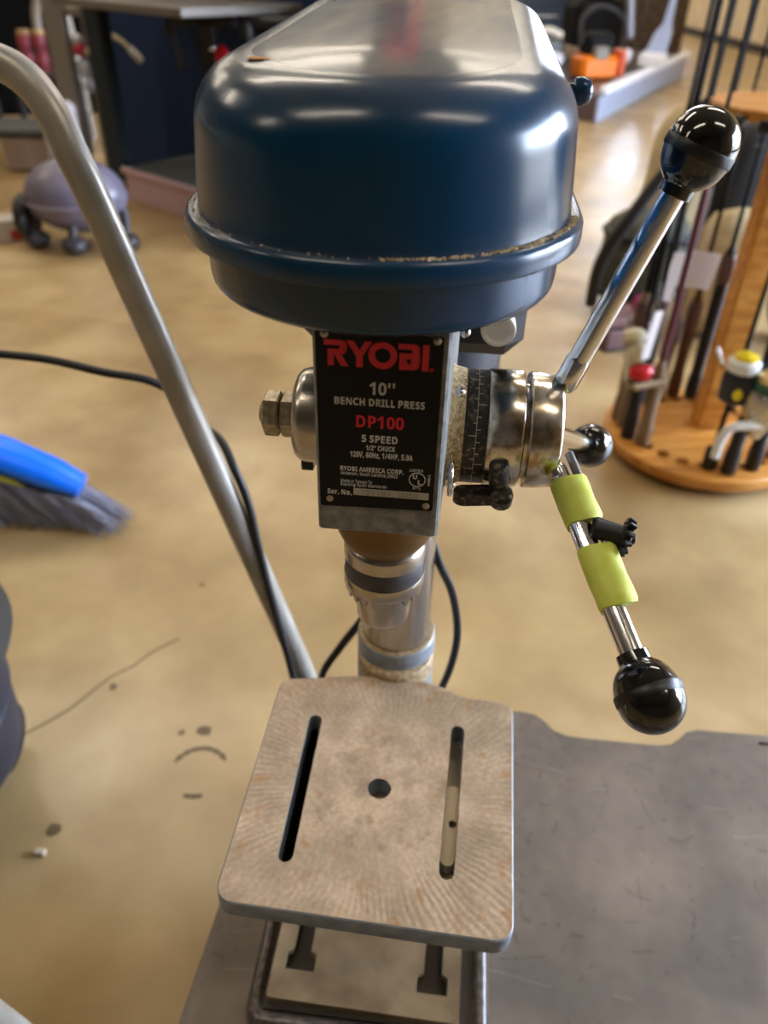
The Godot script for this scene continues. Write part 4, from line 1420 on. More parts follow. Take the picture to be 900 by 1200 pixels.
# ---------------------------------------------------------------- the round rod rack and its rods
const RACK := Vector3(0.785, 0, -1.688)
func rod_rack():
	var t := thing("rod_rack", "round wooden fishing rod rack with a drilled base disc and a centre post", "rack", RACK)
	var holes := []
	for i in 22:
		holes.append(circle(Vector2.from_angle(TAU * (i + 0.35) / 22) * 0.17, 0.0155, 14))
	var s := Shape.new()
	s.prism(circle(Vector2.ZERO, 0.228, 64), holes, 0.03, 0.05)
	s.lathe(at(Vector3.ZERO), [Vector2(0.228, 0.05), Vector2(0.231, 0.047), Vector2(0.231, 0.025), Vector2(0.227, 0.02), Vector2(0.2, 0.02)], 64, false, false)
	var base := obj("base_disc", s, M.wood, t)
	s = Shape.new()
	s.prism(circle(Vector2.ZERO, 0.2, 40), [], 0.0, 0.031)
	obj("hole_plate", s, mat(rgb(40, 30, 22), 0.8), base)
	s = Shape.new()
	s.box(at(Vector3(0.03, 0.42, -0.04)), Vector3(0.068, 0.75, 0.06), 0.006)
	obj("post", s, M.wood, t)
	s = Shape.new()
	s.lathe(at(Vector3(0.0, 0, 0.0)), [Vector2(0.001, 0.762), Vector2(0.158, 0.762), Vector2(0.161, 0.765), Vector2(0.161, 0.779), Vector2(0.158, 0.782), Vector2(0.001, 0.782)], 56, false, false)
	obj("top_disc", s, M.wood, t)
	for i in 18:
		var a := TAU * (i + 0.3) / 18
		s = Shape.new()
		s.box(Transform3D(Basis(Vector3.UP, -a), Vector3(cos(a) * 0.172, 0.762, sin(a) * 0.172)), Vector3(0.026, 0.02, 0.012), 0.002)
		s.box(Transform3D(Basis(Vector3.UP, -a), Vector3(cos(a) * 0.186, 0.762, sin(a) * 0.186)), Vector3(0.008, 0.02, 0.036), 0.002)
		obj("rod_clip", s, M.matte_black, t)

	# rods: angle, ring radius, butt colour, butt length, reel, blank colour, label
	var rods := [
		[168.4, 0.195, "black", 0.20, "spincast", "black", "fishing rod with a red and white reel at the left of the round rack"],
		[156.7, 0.1775, "cork", 0.22, "", "maroon", "fishing rod with a maroon blank and grey brown grip beside the red reel"],
		[101.0, 0.174, "black", 0.04, "spinyellow", "black", "thin black fishing rod carrying a black reel with a yellow spool"],
		[89.0, 0.19, "black", 0.16, "spinwhite", "black", "fishing rod with a large silver reel and white crank handle"],
		[69.0, 0.182, "black", 0.15, "", "black", "black gripped fishing rod just right of the white handled reel"],
		[40.0, 0.185, "black", 0.3, "", "brown", "fishing rod with a long black grip at the right of the round rack"],
		[196.0, 0.2, "cork", 0.33, "", "black", "fishing rod with a tall tan grip and white tag behind the red reel"],
		[216.0, 0.2, "brown", 0.26, "", "black", "brown gripped fishing rod at the back left of the rack"],
		[235.0, 0.195, "black", 0.30, "", "black", "black gripped fishing rod between two brown grips at the back of the rack"],
		[252.0, 0.19, "brown", 0.24, "", "brown", "brown gripped fishing rod with a brown blank, left of the wooden post"],
		[266.0, 0.195, "brown", 0.28, "", "black", "second brown gripped fishing rod behind the rack, right next to the wooden post"],
		[280.0, 0.19, "black", 0.4, "", "black", "black gripped fishing rod showing just behind the wooden post"],
		[300.0, 0.185, "black", 0.5, "", "black", "stout black fishing rod with a yellow band right of the wooden post"],
		[312.0, 0.17, "black", 0.12, "", "black", "thin black fishing rod at the back right of the wooden post"],
		[185.0, 0.19, "cork", 0.12, "", "black", "thin fishing rod with a short grey brown grip at the far left of the rack"],
		[330.0, 0.185, "black", 0.4, "", "black", "black fishing rod with a white wrap at the far right of the rack"],
		[20.0, 0.19, "black", 0.34, "", "black", "black fishing rod standing at the right front edge of the rack"],
	]
	var dyes := {"black": M.matte_black, "maroon": mat(rgb(84, 18, 28), 0.4), "brown": M.brown_wood, "cork": M.cork}
	var blank_mat := mat(rgb(14, 14, 15), 0.6, 0.0, 0.25)
	for r in rods:
		var a := deg_to_rad(r[0])
		var rr: float = r[1]
		var rod := thing("fishing_rod", r[6], "fishing rod", RACK + Vector3(cos(a) * rr, 0.05, sin(a) * rr), -a, "fishing rods in the round rack")
		var l: float = r[3]
		s = Shape.new()
		s.lathe(at(Vector3.ZERO), [Vector2(0.015, 0), Vector2(0.0175, 0.004), Vector2(0.0175, 0.05), Vector2(0.0145, minf(0.07, l * 0.7)), Vector2(0.016, maxf(l - 0.03, l * 0.8)), Vector2(0.008, l)], 14)
		obj("grip", s, dyes[r[2]], rod)
		s = Shape.new()
		s.lathe(at(Vector3.ZERO), [Vector2(0.006, l - 0.005), Vector2(0.0042, 0.62), Vector2(0.0026, 1.75)], 8)
		obj("blank", s, blank_mat, rod)
		if r[5] != "black":
			s = Shape.new()
			s.lathe(at(Vector3.ZERO), [Vector2(0.008, l - 0.02), Vector2(0.0075, 0.58), Vector2(0.004, 0.6)], 10)
			obj("foregrip", s, dyes[r[5]], rod)
		for k in 3:
			var y := 0.62 + k * 0.3
			s = Shape.new()
			var lp := []
			for i in 9:
				lp.append(Vector3(0.012 + 0.008 * cos(i * TAU / 8), y, 0.008 * sin(i * TAU / 8)))
			s.tube(lp, 0.0012, 5, false)
			s.box(at(Vector3(0.004, y - 0.01, 0)), Vector3(0.003, 0.03, 0.003))
			obj("guide", s, M.steel_dark, rod)
		if r[4]:
			reel(rod, r[4])
		if r[0] == 300.0 or r[0] == 330.0:
			s = Shape.new()
			s.lathe(at(Vector3.ZERO), [Vector2(0.0175, 0.27), Vector2(0.0182, 0.272), Vector2(0.0182, 0.31), Vector2(0.0175, 0.312)], 14)
			obj("grip_band", s, mat(rgb(232, 208, 28), 0.4) if r[0] == 300.0 else mat(rgb(214, 200, 192), 0.5), rod)
		elif r[0] > 190.0:
			s = Shape.new()
			s.lathe(at(Vector3.ZERO), [Vector2(0.016, l - 0.09), Vector2(0.0185, l - 0.085), Vector2(0.0185, l - 0.03), Vector2(0.015, l - 0.02)], 14)
			obj("reel_seat", s, mat(rgb(104, 78, 78), 0.35, 0.4), rod)
			s = Shape.new()
			s.lathe(at(Vector3(0.018, 0, 0)), [Vector2(0.006, l - 0.14), Vector2(0.012, l - 0.12), Vector2(0.012, l - 0.08), Vector2(0.006, l - 0.06)], 12)
			obj("reel_foot", s, mat(rgb(176, 172, 176), 0.3, 0.6), rod)
	tags_on_rods()
	bags()


func reel(rod: Node3D, kind: String):
	# local +x points outwards from the rack
	var s := Shape.new()
	var white := mat(rgb(226, 226, 224), 0.3)
	var silver := mat(rgb(196, 190, 178), 0.25, 0.8)
	if kind == "spincast":
		var y := 0.185
		s.lathe(Transform3D(Basis(Vector3.FORWARD, PI / 2) * Basis(Vector3.RIGHT, 0.3), Vector3(0.02, y, -0.004)), [Vector2(0.02, -0.02), Vector2(0.044, -0.018), Vector2(0.048, -0.006), Vector2(0.044, 0.012), Vector2(0.03, 0.022)], 24)
		var b := obj("reel", s, M.black, rod)
		s = Shape.new()
		s.ball(Vector3(0.024, y + 0.008, -0.034), Vector3(0.030, 0.022, 0.022), 16, 10)
		obj("reel_cover", s, mat(rgb(206, 24, 36), 0.3), b)
		s = Shape.new()
		s.ball(Vector3(0.034, y + 0.045, -0.016), Vector3(0.026, 0.028, 0.022), 16, 10)
		s.ball(Vector3(0.045, y + 0.085, -0.008), Vector3(0.028, 0.018, 0.022), 16, 10)
		obj("reel_nose", s, mat(rgb(206, 196, 164), 0.35), b)
		s = Shape.new()
		bar(s, Vector3(0.045, y - 0.02, -0.052), Vector3(-0.03, y - 0.012, -0.05), 0.010, 12, 0.003)
		obj("crank", s, silver, b)
	elif kind == "spinyellow":
		var y := 0.24
		s.lathe(at(Vector3(0.02, 0, 0.0)), [Vector2(0.02, y - 0.06), Vector2(0.034, y - 0.05), Vector2(0.036, y), Vector2(0.03, y + 0.015)], 20)
		s.box(at(Vector3(0.008, y - 0.045, 0)), Vector3(0.02, 0.05, 0.014), 0.004)
		var b := obj("reel", s, mat(rgb(38, 40, 44), 0.35), rod)
		s = Shape.new()
		s.lathe(at(Vector3(0.02, 0, 0.0)), [Vector2(0.027, y + 0.013), Vector2(0.033, y + 0.018), Vector2(0.033, y + 0.036), Vector2(0.027, y + 0.042)], 20)
		obj("spool", s, white, b)
		s = Shape.new()
		s.lathe(at(Vector3(0.02, 0, 0.0)), [Vector2(0.024, y + 0.041), Vector2(0.025, y + 0.049), Vector2(0.012, y + 0.056), Vector2(0.001, y + 0.057)], 20)
		obj("drag_knob", s, mat(rgb(236, 206, 22), 0.4), b)
		s = Shape.new()
		s.ball(Vector3(0.056, y - 0.026, 0.004), Vector3(0.006, 0.013, 0.01), 10, 8)
		obj("badge", s, mat(rgb(226, 206, 30), 0.4), b)
		s = Shape.new()
		bar(s, Vector3(0.02, y + 0.02, 0.04), Vector3(-0.01, y + 0.045, 0.055), 0.005, 10)
		obj("bail", s, silver, b)
	else:
		var y := 0.2
		s.lathe(at(Vector3(0.035, 0, -0.012)), [Vector2(0.012, y - 0.085), Vector2(0.022, y - 0.06), Vector2(0.042, y - 0.03), Vector2(0.046, y + 0.01), Vector2(0.04, y + 0.03)], 24)
		s.box(at(Vector3(0.01, y - 0.05, -0.004)), Vector3(0.03, 0.07, 0.016), 0.005)
		var b := obj("reel", s, silver, rod)
		s = Shape.new()
		s.lathe(at(Vector3(0.035, 0, -0.012)), [Vector2(0.033, y + 0.029), Vector2(0.036, y + 0.032), Vector2(0.036, y + 0.045), Vector2(0.03, y + 0.048)], 24)
		obj("spool_rim", s, mat(rgb(50, 92, 70), 0.3, 0.4), b)
		s = Shape.new()
		s.lathe(at(Vector3(0.035, 0, -0.012)), [Vector2(0.03, y + 0.047), Vector2(0.03, y + 0.06), Vector2(0.02, y + 0.068), Vector2(0.001, y + 0.07)], 24)
		obj("drag_knob", s, mat(rgb(222, 196, 140), 0.3, 0.5), b)
		s = Shape.new()
		var T := rod.transform.affine_inverse()
		var hs := smooth_path([T * Vector3(0.84, 0.205, -1.48), T * Vector3(0.797, 0.21, -1.44), T * Vector3(0.75, 0.21, -1.43), T * Vector3(0.728, 0.203, -1.43), T * Vector3(0.716, 0.176, -1.43), T * Vector3(0.714, 0.132, -1.43)], 5)
		s.tube(hs, 0.0095, 12)
		obj("crank", s, white, b)


func tags_on_rods():
	var paper := mat(rgb(232, 224, 222), 0.8)
	for k in [[Vector3(0.722, 0.416, -1.80), Vector3(0.076, 0.086, 0.002), -0.1, "wide white paper tag hanging among the rods left of the wooden post"], [Vector3(0.636, 0.425, -1.72), Vector3(0.03, 0.11, 0.002), 0.2, "narrow white paper tag hanging on the maroon rod"], [Vector3(0.578, 0.335, -1.60), Vector3(0.026, 0.11, 0.002), 0.5, "white paper tag hanging just above the red reel"]]:
		var t := thing("price_tag", k[3], "tag", k[0], k[2], "paper tags on the rods")
		var s := Shape.new()
		s.box(at(Vector3(0, 0, 0), Basis(Vector3.FORWARD, 0.1)), k[1], 0.0008)
		obj("paper", s, paper, t)
		s = Shape.new()
		bar(s, Vector3(0, k[1].y / 2, 0), Vector3(0.004, k[1].y / 2 + 0.06, -0.012), 0.0008, 5)
		obj("string", s, M.letter, t)


func sack(called: String, label: String, cat: String, p: Vector3, r: Vector3, m: Material, lean := Vector3.ZERO, trim: Material = null) -> Node3D:
	var t := thing(called, label, cat, p)
	var f := FastNoiseLite.new()
	f.seed = int(p.x * 100) + 5
	f.frequency = 4.0
	var s := Shape.new()
	var rings := []
	for i in 15:
		var q := float(i) / 14
		var w := pow(clampf(1.0 - pow(absf(q * 2 - 1), 3.2), 0, 1), 0.4)
		var ring := PackedVector3Array()
		for k in 28:
			var a := TAU * k / 28
			var ca := signf(cos(a)) * pow(absf(cos(a)), 0.7)
			var sa := signf(sin(a)) * pow(absf(sin(a)), 0.7)
			var d := Vector3(ca * r.x * w, q * r.y, sa * r.z * w)
			var n := 1.0 + 0.16 * f.get_noise_3d(d.x + p.x, d.y * 1.2, d.z)
			ring.append(Vector3(d.x * n, d.y, d.z * n) + lean * q)
		rings.append(ring)
	s.loft(rings, true, true, 80.0)
	obj("body", s, m, t)
	if trim:
		for q in [0.2, 0.75]:
			s = Shape.new()
			var lp := []
			for k in 29:
				var a := TAU * k / 28
				lp.append(Vector3(signf(cos(a)) * pow(absf(cos(a)), 0.7) * r.x * 0.98, q * r.y, signf(sin(a)) * pow(absf(sin(a)), 0.7) * r.z * 0.98) + lean * q)
			s.tube(lp, 0.014, 6, false)
			obj("strap", s, trim, t)
	return t


func bags():
	var tan_cloth := tex_mat(noise(0.02, 81, [rgb(176, 157, 119), rgb(190, 170, 131)], [0.3, 0.7]), 1.5, 0.85)
	var green := tex_mat(noise(0.02, 82, [rgb(66, 68, 56), rgb(82, 83, 70)], [0.3, 0.7]), 1.5, 0.8)
	sack("tent_bag", "grey green cloth bag with black straps on the floor behind the rod rack", "bag", Vector3(0.86, 0, -2.68), Vector3(0.145, 0.33, 0.11), green, Vector3(0.03, 0, -0.03), M.matte_black)
	sack("canvas_sack", "tall tan canvas sack standing behind the black gear bag", "sack", Vector3(1.12, 0, -3.2), Vector3(0.145, 0.60, 0.13), tan_cloth, Vector3(0.03, 0, 0))
	sack("gear_bag", "black gear bag standing behind the rods under the top disc", "bag", Vector3(1.22, 0, -2.76), Vector3(0.17, 0.62, 0.09), mat(rgb(22, 24, 24), 0.6), Vector3(0.02, 0, 0))
	sack("canvas_tarp", "tan folded canvas bundle standing behind the rods right of the white tag", "bundle", Vector3(1.06, 0, -2.42), Vector3(0.12, 0.41, 0.09), tan_cloth, Vector3(0.0, 0, 0))
	sack("mesh_sack", "grey beige sack standing right of the wooden post", "sack", Vector3(1.32, 0, -2.4), Vector3(0.1, 0.45, 0.1), tex_mat(noise(0.03, 83, [rgb(120, 112, 98), rgb(158, 150, 134)], [0.3, 0.7]), 5.0, 0.85))
	# black strap arching from the gear bag down to the floor
	var s := Shape.new()
	s.tube(smooth_path([Vector3(0.93, 0.58, -2.54), Vector3(0.8407, 0.504, -2.5), Vector3(0.7936, 0.4301, -2.5), Vector3(0.7369, 0.3274, -2.5), Vector3(0.70, 0.24, -2.52), Vector3(0.69, 0.15, -2.56), Vector3(0.70, 0.03, -2.6)], 6), 0.021, 8)
	tag(obj("carry_strap", s, M.matte_black), "thick black strap running down from the gear bag past the green bag", "strap")
	# small dusky box with a magenta tie
	var t := thing("tackle_box", "small dusky pink tackle box left of the rod rack", "box", Vector3(0.725, 0, -2.33), 0.35)
	s = Shape.new()
	s.box(at(Vector3(0, 0.035, 0)), Vector3(0.13, 0.06, 0.1), 0.006)
	obj("box_body", s, mat(rgb(106, 74, 74), 0.5), t)
	s = Shape.new()
	s.box(at(Vector3(0, 0.09, -0.01)), Vector3(0.14, 0.045, 0.1), 0.012)
	obj("box_lid", s, mat(rgb(116, 84, 82), 0.5), t)
	s = Shape.new()
	s.box(at(Vector3(0, 0.004, 0)), Vector3(0.13, 0.008, 0.1))
	obj("foot", s, M.matte_black, t)
	s = Shape.new()
	s.ball(Vector3.ZERO, Vector3(0.018, 0.03, 0.018), 14, 10)
	tag(obj("fishing_float", s, mat(rgb(178, 28, 122), 0.25), self, Vector3(0.765, 0.142, -2.30)), "shiny magenta float resting on the small pink box", "float")


# ---------------------------------------------------------------- low flatbed with the saws, far right
func flatbed():
	var t := thing("flatbed_cart", "low dark flatbed cart with a bright metal side rail at the back", "cart", Vector3(1.511, 0, -6.45))
	var N := Vector3.ZERO
	var L := Vector3(-0.42, 0, -0.45)
	var R := Vector3(1.5875, 0, -3.08)
	var outline := PackedVector2Array([Vector2(N.x, N.z), Vector2(R.x, R.z), Vector2(R.x + L.x * 3.2, R.z + L.z * 3.2), Vector2(L.x * 3.2, L.z * 3.2)])
	var s := Shape.new()
	s.prism(outline, [], 0.17, 0.2)
	obj("deck", s, mat(rgb(74, 68, 66), 0.3), t)
	s = Shape.new()
	var n := (R - N).normalized()
	s.box(Transform3D(Basis(n.cross(Vector3.UP), Vector3.UP, -n).orthonormalized(), Vector3(0.79, 0.085, -1.54)), Vector3(0.02, 0.17, 3.4))
	obj("side_panel", s, mat(rgb(164, 178, 202), 0.3), t)
	s = Shape.new()
	var l := (L - N).normalized()
	s.box(Transform3D(Basis(l, Vector3.UP, l.cross(Vector3.UP)).orthonormalized(), L * 1.6 + Vector3(0, 0.088, -0.01)), Vector3(L.length() * 3.2, 0.165, 0.02))
	var fp := obj("front_panel", s, mat(rgb(92, 76, 74), 0.5), t)
	s = Shape.new()
	s.lathe(Transform3D(Basis(Vector3.UP, 0.0) * Basis(Vector3.RIGHT, PI / 2), Vector3(L.x * 0.62, 0.1, L.z * 0.62 + 0.01)), [Vector2(0.03, -0.01), Vector2(0.03, 0.012)], 18)
	obj("panel_hole", s, M.matte_black, fp)
	s = Shape.new()
	s.box(Transform3D(Basis(n.cross(Vector3.UP), Vector3.UP, -n).orthonormalized(), Vector3(0.80, 0.215, -1.5)), Vector3(0.06, 0.05, 3.3), 0.006)
	obj("side_rail", s, mat(rgb(238, 242, 246), 0.35), t)

	# orange chainsaw
	var c := thing("chainsaw", "orange and black chainsaw standing on the dark flatbed", "chainsaw", Vector3(1.62, 0.2, -7.25), 0.35)
	s = Shape.new()
	s.box(at(Vector3(0, 0.09, 0)), Vector3(0.33, 0.17, 0.24), 0.03)
	obj("engine_cover", s, mat(rgb(232, 118, 8), 0.35), c)
	s = Shape.new()
	s.box(at(Vector3(-0.01, 0.19, 0.085)), Vector3(0.13, 0.1, 0.09), 0.02)
	obj("air_filter", s, mat(rgb(128, 122, 112), 0.5), c)
	s = Shape.new()
	s.box(at(Vector3(0.01, 0.25, -0.02)), Vector3(0.24, 0.16, 0.18), 0.03)
	obj("top_cover", s, mat(rgb(20, 19, 19), 0.6, 0.0, 0.25), c)
	s = Shape.new()
	s.box(at(Vector3(0.18, 0.12, 0.06)), Vector3(0.05, 0.2, 0.18), 0.02)
	obj("side_cover", s, mat(rgb(226, 108, 70), 0.3), c)
	s = Shape.new()
	s.tube(smooth_path([Vector3(0.12, 0.1, 0.1), Vector3(0.26, 0.2, 0.0), Vector3(0.25, 0.42, -0.08), Vector3(0.05, 0.5, -0.1), Vector3(-0.12, 0.42, -0.08), Vector3(-0.15, 0.25, 0.0)], 5), 0.018, 10)
	obj("front_handle", s, M.matte_black, c)
	s = Shape.new()
	s.box(at(Vector3(-0.05, 0.16, -0.5)), Vector3(0.012, 0.1, 0.7), 0.004)
	obj("guide_bar", s, M.steel, c)
	# second saw with the white bar cover, half hidden behind the belt cover
	c = thing("hedge_saw", "saw with a white bar cover lying beside the orange chainsaw", "saw", Vector3(1.16, 0.235, -7.25), 0.2)
	s = Shape.new()
	s.ball(Vector3(0.02, 0.07, 0.08), Vector3(0.17, 0.07, 0.09), 18, 12, Basis(Vector3.FORWARD, -0.3))
	obj("bar_cover", s, mat(rgb(206, 206, 214), 0.4), c)
	s = Shape.new()
	s.box(at(Vector3(0.08, 0.17, -0.12)), Vector3(0.3, 0.16, 0.2), 0.04)
	obj("motor_housing", s, mat(rgb(52, 54, 58), 0.4), c)
	s = Shape.new()
	s.tube(smooth_path([Vector3(-0.1, 0.13, 0.0), Vector3(-0.06, 0.24, 0.0), Vector3(0.05, 0.3, 0.0), Vector3(0.17, 0.26, 0.0)], 5), 0.028, 10)
	obj("handle", s, mat(rgb(196, 186, 166), 0.4), c)
	# black outboard-like engine behind the saws
	c = thing("engine_block", "black engine with an upright handle behind the orange chainsaw", "engine", Vector3(1.88, 0.2, -8.75), 0.2)
	s = Shape.new()
	s.box(at(Vector3(0, 0.25, 0)), Vector3(0.5, 0.5, 0.4), 0.06)
	obj("body", s, mat(rgb(16, 15, 15), 0.7, 0.0, 0.25), c)
	s = Shape.new()
	s.ball(Vector3(0.02, 0.62, 0), Vector3(0.2, 0.2, 0.2), 18, 12)
	obj("fan_housing", s, mat(rgb(14, 13, 14), 0.6, 0.0, 0.25), c)
	s = Shape.new()
	bar(s, Vector3(0.3, 0.2, 0.22), Vector3(0.22, 0.65, 0.2), 0.04, 10, 0.01)
	obj("side_tube", s, mat(rgb(156, 158, 168), 0.3, 0.4), c)
	# brown carton and navy panel further back
	c = thing("brown_crate", "dark brown worn crate standing behind the flatbed", "crate", Vector3(2.9, 0, -10.75), 0.75)
	s = Shape.new()
	s.box(at(Vector3(0, 0.48, 0)), Vector3(0.9, 0.96, 0.6), 0.01)
	obj("crate_body", s, tex_mat(noise(0.02, 91, [rgb(50, 38, 30), rgb(98, 80, 64)], [0.3, 0.7]), 1.5, 0.7), c)
	s = Shape.new()
	s.box(at(Vector3(0, 0.975, 0)), Vector3(0.94, 0.03, 0.64), 0.006)
	obj("crate_lid", s, mat(rgb(76, 60, 48), 0.7), c)
	c = thing("tool_cabinet", "tall dark navy cabinet behind the belt cover beside the black engine", "cabinet", Vector3(1.75, 0, -11.6), 0.2)
	s = Shape.new()
	s.box(at(Vector3(0, 0.8, 0)), Vector3(1.0, 1.6, 0.5), 0.02)
	obj("cabinet_body", s, mat(rgb(26, 36, 54), 0.4), c)
	for k in 3:
		s = Shape.new()
		s.box(at(Vector3(0, 0.3 + k * 0.45, 0.255)), Vector3(0.72, 0.4, 0.02), 0.006)
		var dr := obj("drawer", s, mat(rgb(30, 42, 62), 0.4), c)
		s = Shape.new()
		s.box(at(Vector3(0, 0.42 + k * 0.45, 0.275)), Vector3(0.4, 0.03, 0.03), 0.006)
		obj("handle", s, M.steel, dr)
	# white stop fence clamped to the rail
	c = thing("rail_fence", "pale metal fence with stepped upright clamped on the flatbed side rail", "fence", Vector3(2.30, 0.24, -7.98), -0.47)
	s = Shape.new()
	s.box(at(Vector3(0, 0.05, 0)), Vector3(0.2, 0.1, 0.3), 0.015)
	obj("clamp", s, mat(rgb(226, 222, 216), 0.4), c)
	s = Shape.new()
	s.prism(PackedVector2Array([Vector2(-0.1, -0.08), Vector2(0.1, -0.08), Vector2(0.12, -0.26), Vector2(0.1, -0.32), Vector2(0.1, -0.56), Vector2(0.06, -0.56), Vector2(0.03, -0.32), Vector2(-0.03, -0.24), Vector2(-0.06, -0.14)]), [], -0.02, 0.02, Transform3D(Basis(Vector3.RIGHT, PI / 2), Vector3.ZERO))
	obj("upright", s, mat(rgb(190, 204, 230), 0.25, 0.2), c)
	for k in [-0.3, -0.22]:
		s = Shape.new()
		s.ball(Vector3(k, 0.06, 0.05), Vector3(0.045, 0.06, 0.045), 12, 8)
		obj("knob", s, mat(rgb(226, 224, 230), 0.3), c)


# ---------------------------------------------------------------- shelf, compressor and clutter, far left
func shelf_area():
	# steel shelf seen from its corner: u runs along the front, n faces us
	var base := Vector3(-1.30, 0, -3.95)
	var turn := -0.706
	var t := thing("steel_shelf", "dark blue grey steel shelf unit with slotted upright and pink fronted bottom shelf", "shelf", base, turn)
	# local: +x along the front edge (towards the right and nearer), +z faces the room
	var dark := mat(rgb(34, 44, 50), 0.6, 0.0, 0.3)
	var s := Shape.new()
	s.box(at(Vector3(-0.05, 0.75, -0.02)), Vector3(0.12, 1.5, 0.06), 0.004)
	var up := obj("upright", s, dark, t)
	for k in 26:
		s = Shape.new()
		s.box(at(Vector3(-0.012, 0.12 + k * 0.04, 0.0105)), Vector3(0.014, 0.022, 0.003))
		obj("slot", s, M.matte_black, up)
	s = Shape.new()
	s.box(at(Vector3(0.35, 0.75, -0.42)), Vector3(2.1, 1.5, 0.02))
	obj("back_panel", s, mat(rgb(26, 48, 84), 0.55, 0.0, 0.3), t)
	s = Shape.new()
	s.box(at(Vector3(0.64, 0.13, -0.2)), Vector3(1.26, 0.03, 0.42), 0.004)
	obj("bottom_shelf", s, mat(rgb(92, 94, 86), 0.5), t)
	s = Shape.new()
	s.box(at(Vector3(0.64, 0.135, 0.012)), Vector3(1.26, 0.028, 0.02), 0.004)
	s.box(at(Vector3(0.64, 0.06, 0.0)), Vector3(1.24, 0.12, 0.016), 0.003)
	obj("kick_front", s, mat(rgb(196, 164, 170), 0.5), t)
	s = Shape.new()
	s.box(at(Vector3(0.42, 0.815, -0.1)), Vector3(0.9, 0.03, 0.6), 0.004)
	obj("top_shelf", s, mat(rgb(104, 98, 90), 0.5), t)
	# clamps hanging from the top shelf
	for k in [[Vector3(-0.80, 0.775, -3.72), "black bar clamp with red trigger hanging from the shelf, left one", 1.0], [Vector3(-0.45, 0.79, -3.5), "black bar clamp hanging beside the belt cover, right one", 0.8]]:
		var c := thing("bar_clamp", k[1], "clamp", k[0], -0.2, "bar clamps on the shelf")
		s = Shape.new()
		s.box(at(Vector3(0.02, -0.18, 0)), Vector3(0.07, 0.36, 0.03), 0.006)
		obj("body", s, M.matte_black, c)
		s = Shape.new()
		s.box(at(Vector3(0.0, -0.015, 0)), Vector3(0.3, 0.04, 0.03), 0.01)
		s.box(at(Vector3(-0.14, -0.04, 0)), Vector3(0.05, 0.07, 0.04), 0.012)
		obj("bar", s, M.matte_black, c)
		s = Shape.new()
		bar(s, Vector3(-0.13, -0.07, 0), Vector3(-0.11, -0.19, 0), 0.012, 10)
		obj("jaw", s, mat(rgb(40, 34, 34), 0.5), c)
		s = Shape.new()
		s.ball(Vector3(0.085, -0.15, 0.02), Vector3(0.032, 0.06, 0.025), 14, 10)
		obj("trigger", s, mat(rgb(222, 26, 48), 0.35), c)
		s = Shape.new()
		s.ball(Vector3(0.045, -0.105, 0.025), Vector3(0.014, 0.014, 0.01), 12, 8)
		obj("screw", s, M.chrome, c)

	# upright frame of grey square tubes: hand truck beside the shelf
	t = thing("tube_frame", "grey upright tube frame standing left of the steel shelf", "frame", Vector3(-1.62, 0, -4.3))
	var grey := mat(rgb(138, 134, 128), 0.38, 0.3)
	s = Shape.new()
	s.box(at(Vector3(0.0, 0.55, 0), Basis(Vector3.FORWARD, 0.0)), Vector3(0.1, 1.1, 0.06), 0.01)
	obj("post", s, grey, t)
	s = Shape.new()
	s.box(at(Vector3(0.17, 0.55, 0.05)), Vector3(0.06, 1.1, 0.04), 0.008)
	obj("post", s, mat(rgb(110, 104, 98), 0.4, 0.3), t)
	s = Shape.new()
	s.box(at(Vector3(0.08, 0.75, 0.0)), Vector3(0.16, 0.04, 0.03), 0.006)
	obj("cross_bar", s, grey, t)
	s = Shape.new()
	s.box(at(Vector3(0.08, 0.02, 0.02)), Vector3(0.3, 0.04, 0.16), 0.006)
	obj("foot_plate", s, grey, t)
	for k in [[0.11, 0.63, rgb(176, 176, 182)], [0.12, 0.535, rgb(196, 196, 204)], [0.13, 0.45, rgb(170, 170, 180)]]:
		s = Shape.new()
		s.ball(Vector3(k[0], k[1], 0.06), Vector3(0.032, 0.036, 0.03), 14, 10)
		obj("valve", s, mat(k[2], 0.25, 0.5), t)
	s = Shape.new()
	s.lathe(at(Vector3(0.115, 0.575, 0.06)), [Vector2(0.03, 0), Vector2(0.034, 0.01), Vector2(0.034, 0.04), Vector2(0.028, 0.05)], 16)
	obj("red_cap", s, mat(rgb(170, 36, 58), 0.4), t)
	# hose with a clear nozzle
	t = thing("hose_nozzle", "curved tan hose with a clear nozzle in front of the blue shelf back", "hose", Vector3(-1.41, 0.64, -4.18))
	s = Shape.new()
	s.tube(smooth_path([Vector3(-0.05, -0.05, 0), Vector3(0.0, 0.0, 0), Vector3(0.05, 0.03, 0.01), Vector3(0.12, 0.012, 0.02), Vector3(0.18, -0.035, 0.03)], 5), 0.011, 10)
	obj("hose", s, mat(rgb(186, 170, 138), 0.5), t)
	s = Shape.new()
	bar(s, Vector3(0.165, -0.022, 0.028), Vector3(0.22, -0.075, 0.035), 0.017, 12, 0.004)
	obj("nozzle", s, mat(rgb(220, 214, 198), 0.3), t)

	# air tank on feet
	t = thing("air_tank", "grey purple air compressor tank on black feet in front of the tube frame", "compressor", Vector3(-1.26, 0, -3.2))
	s = Shape.new()
	s.ball(Vector3(0, 0.195, 0), Vector3(0.20, 0.14, 0.15), 28, 18)
	s.lathe(at(Vector3(0.0, 0.19, 0)), [Vector2(0.198, -0.006), Vector2(0.203, 0.0), Vector2(0.198, 0.006)], 28, false, false)
	obj("tank", s, mat(rgb(112, 106, 122), 0.35), t)
	s = Shape.new()
	s.box(at(Vector3(-0.03, 0.40, -0.06)), Vector3(0.12, 0.24, 0.1), 0.02)
	obj("pump_housing", s, mat(rgb(168, 160, 160), 0.5), t)
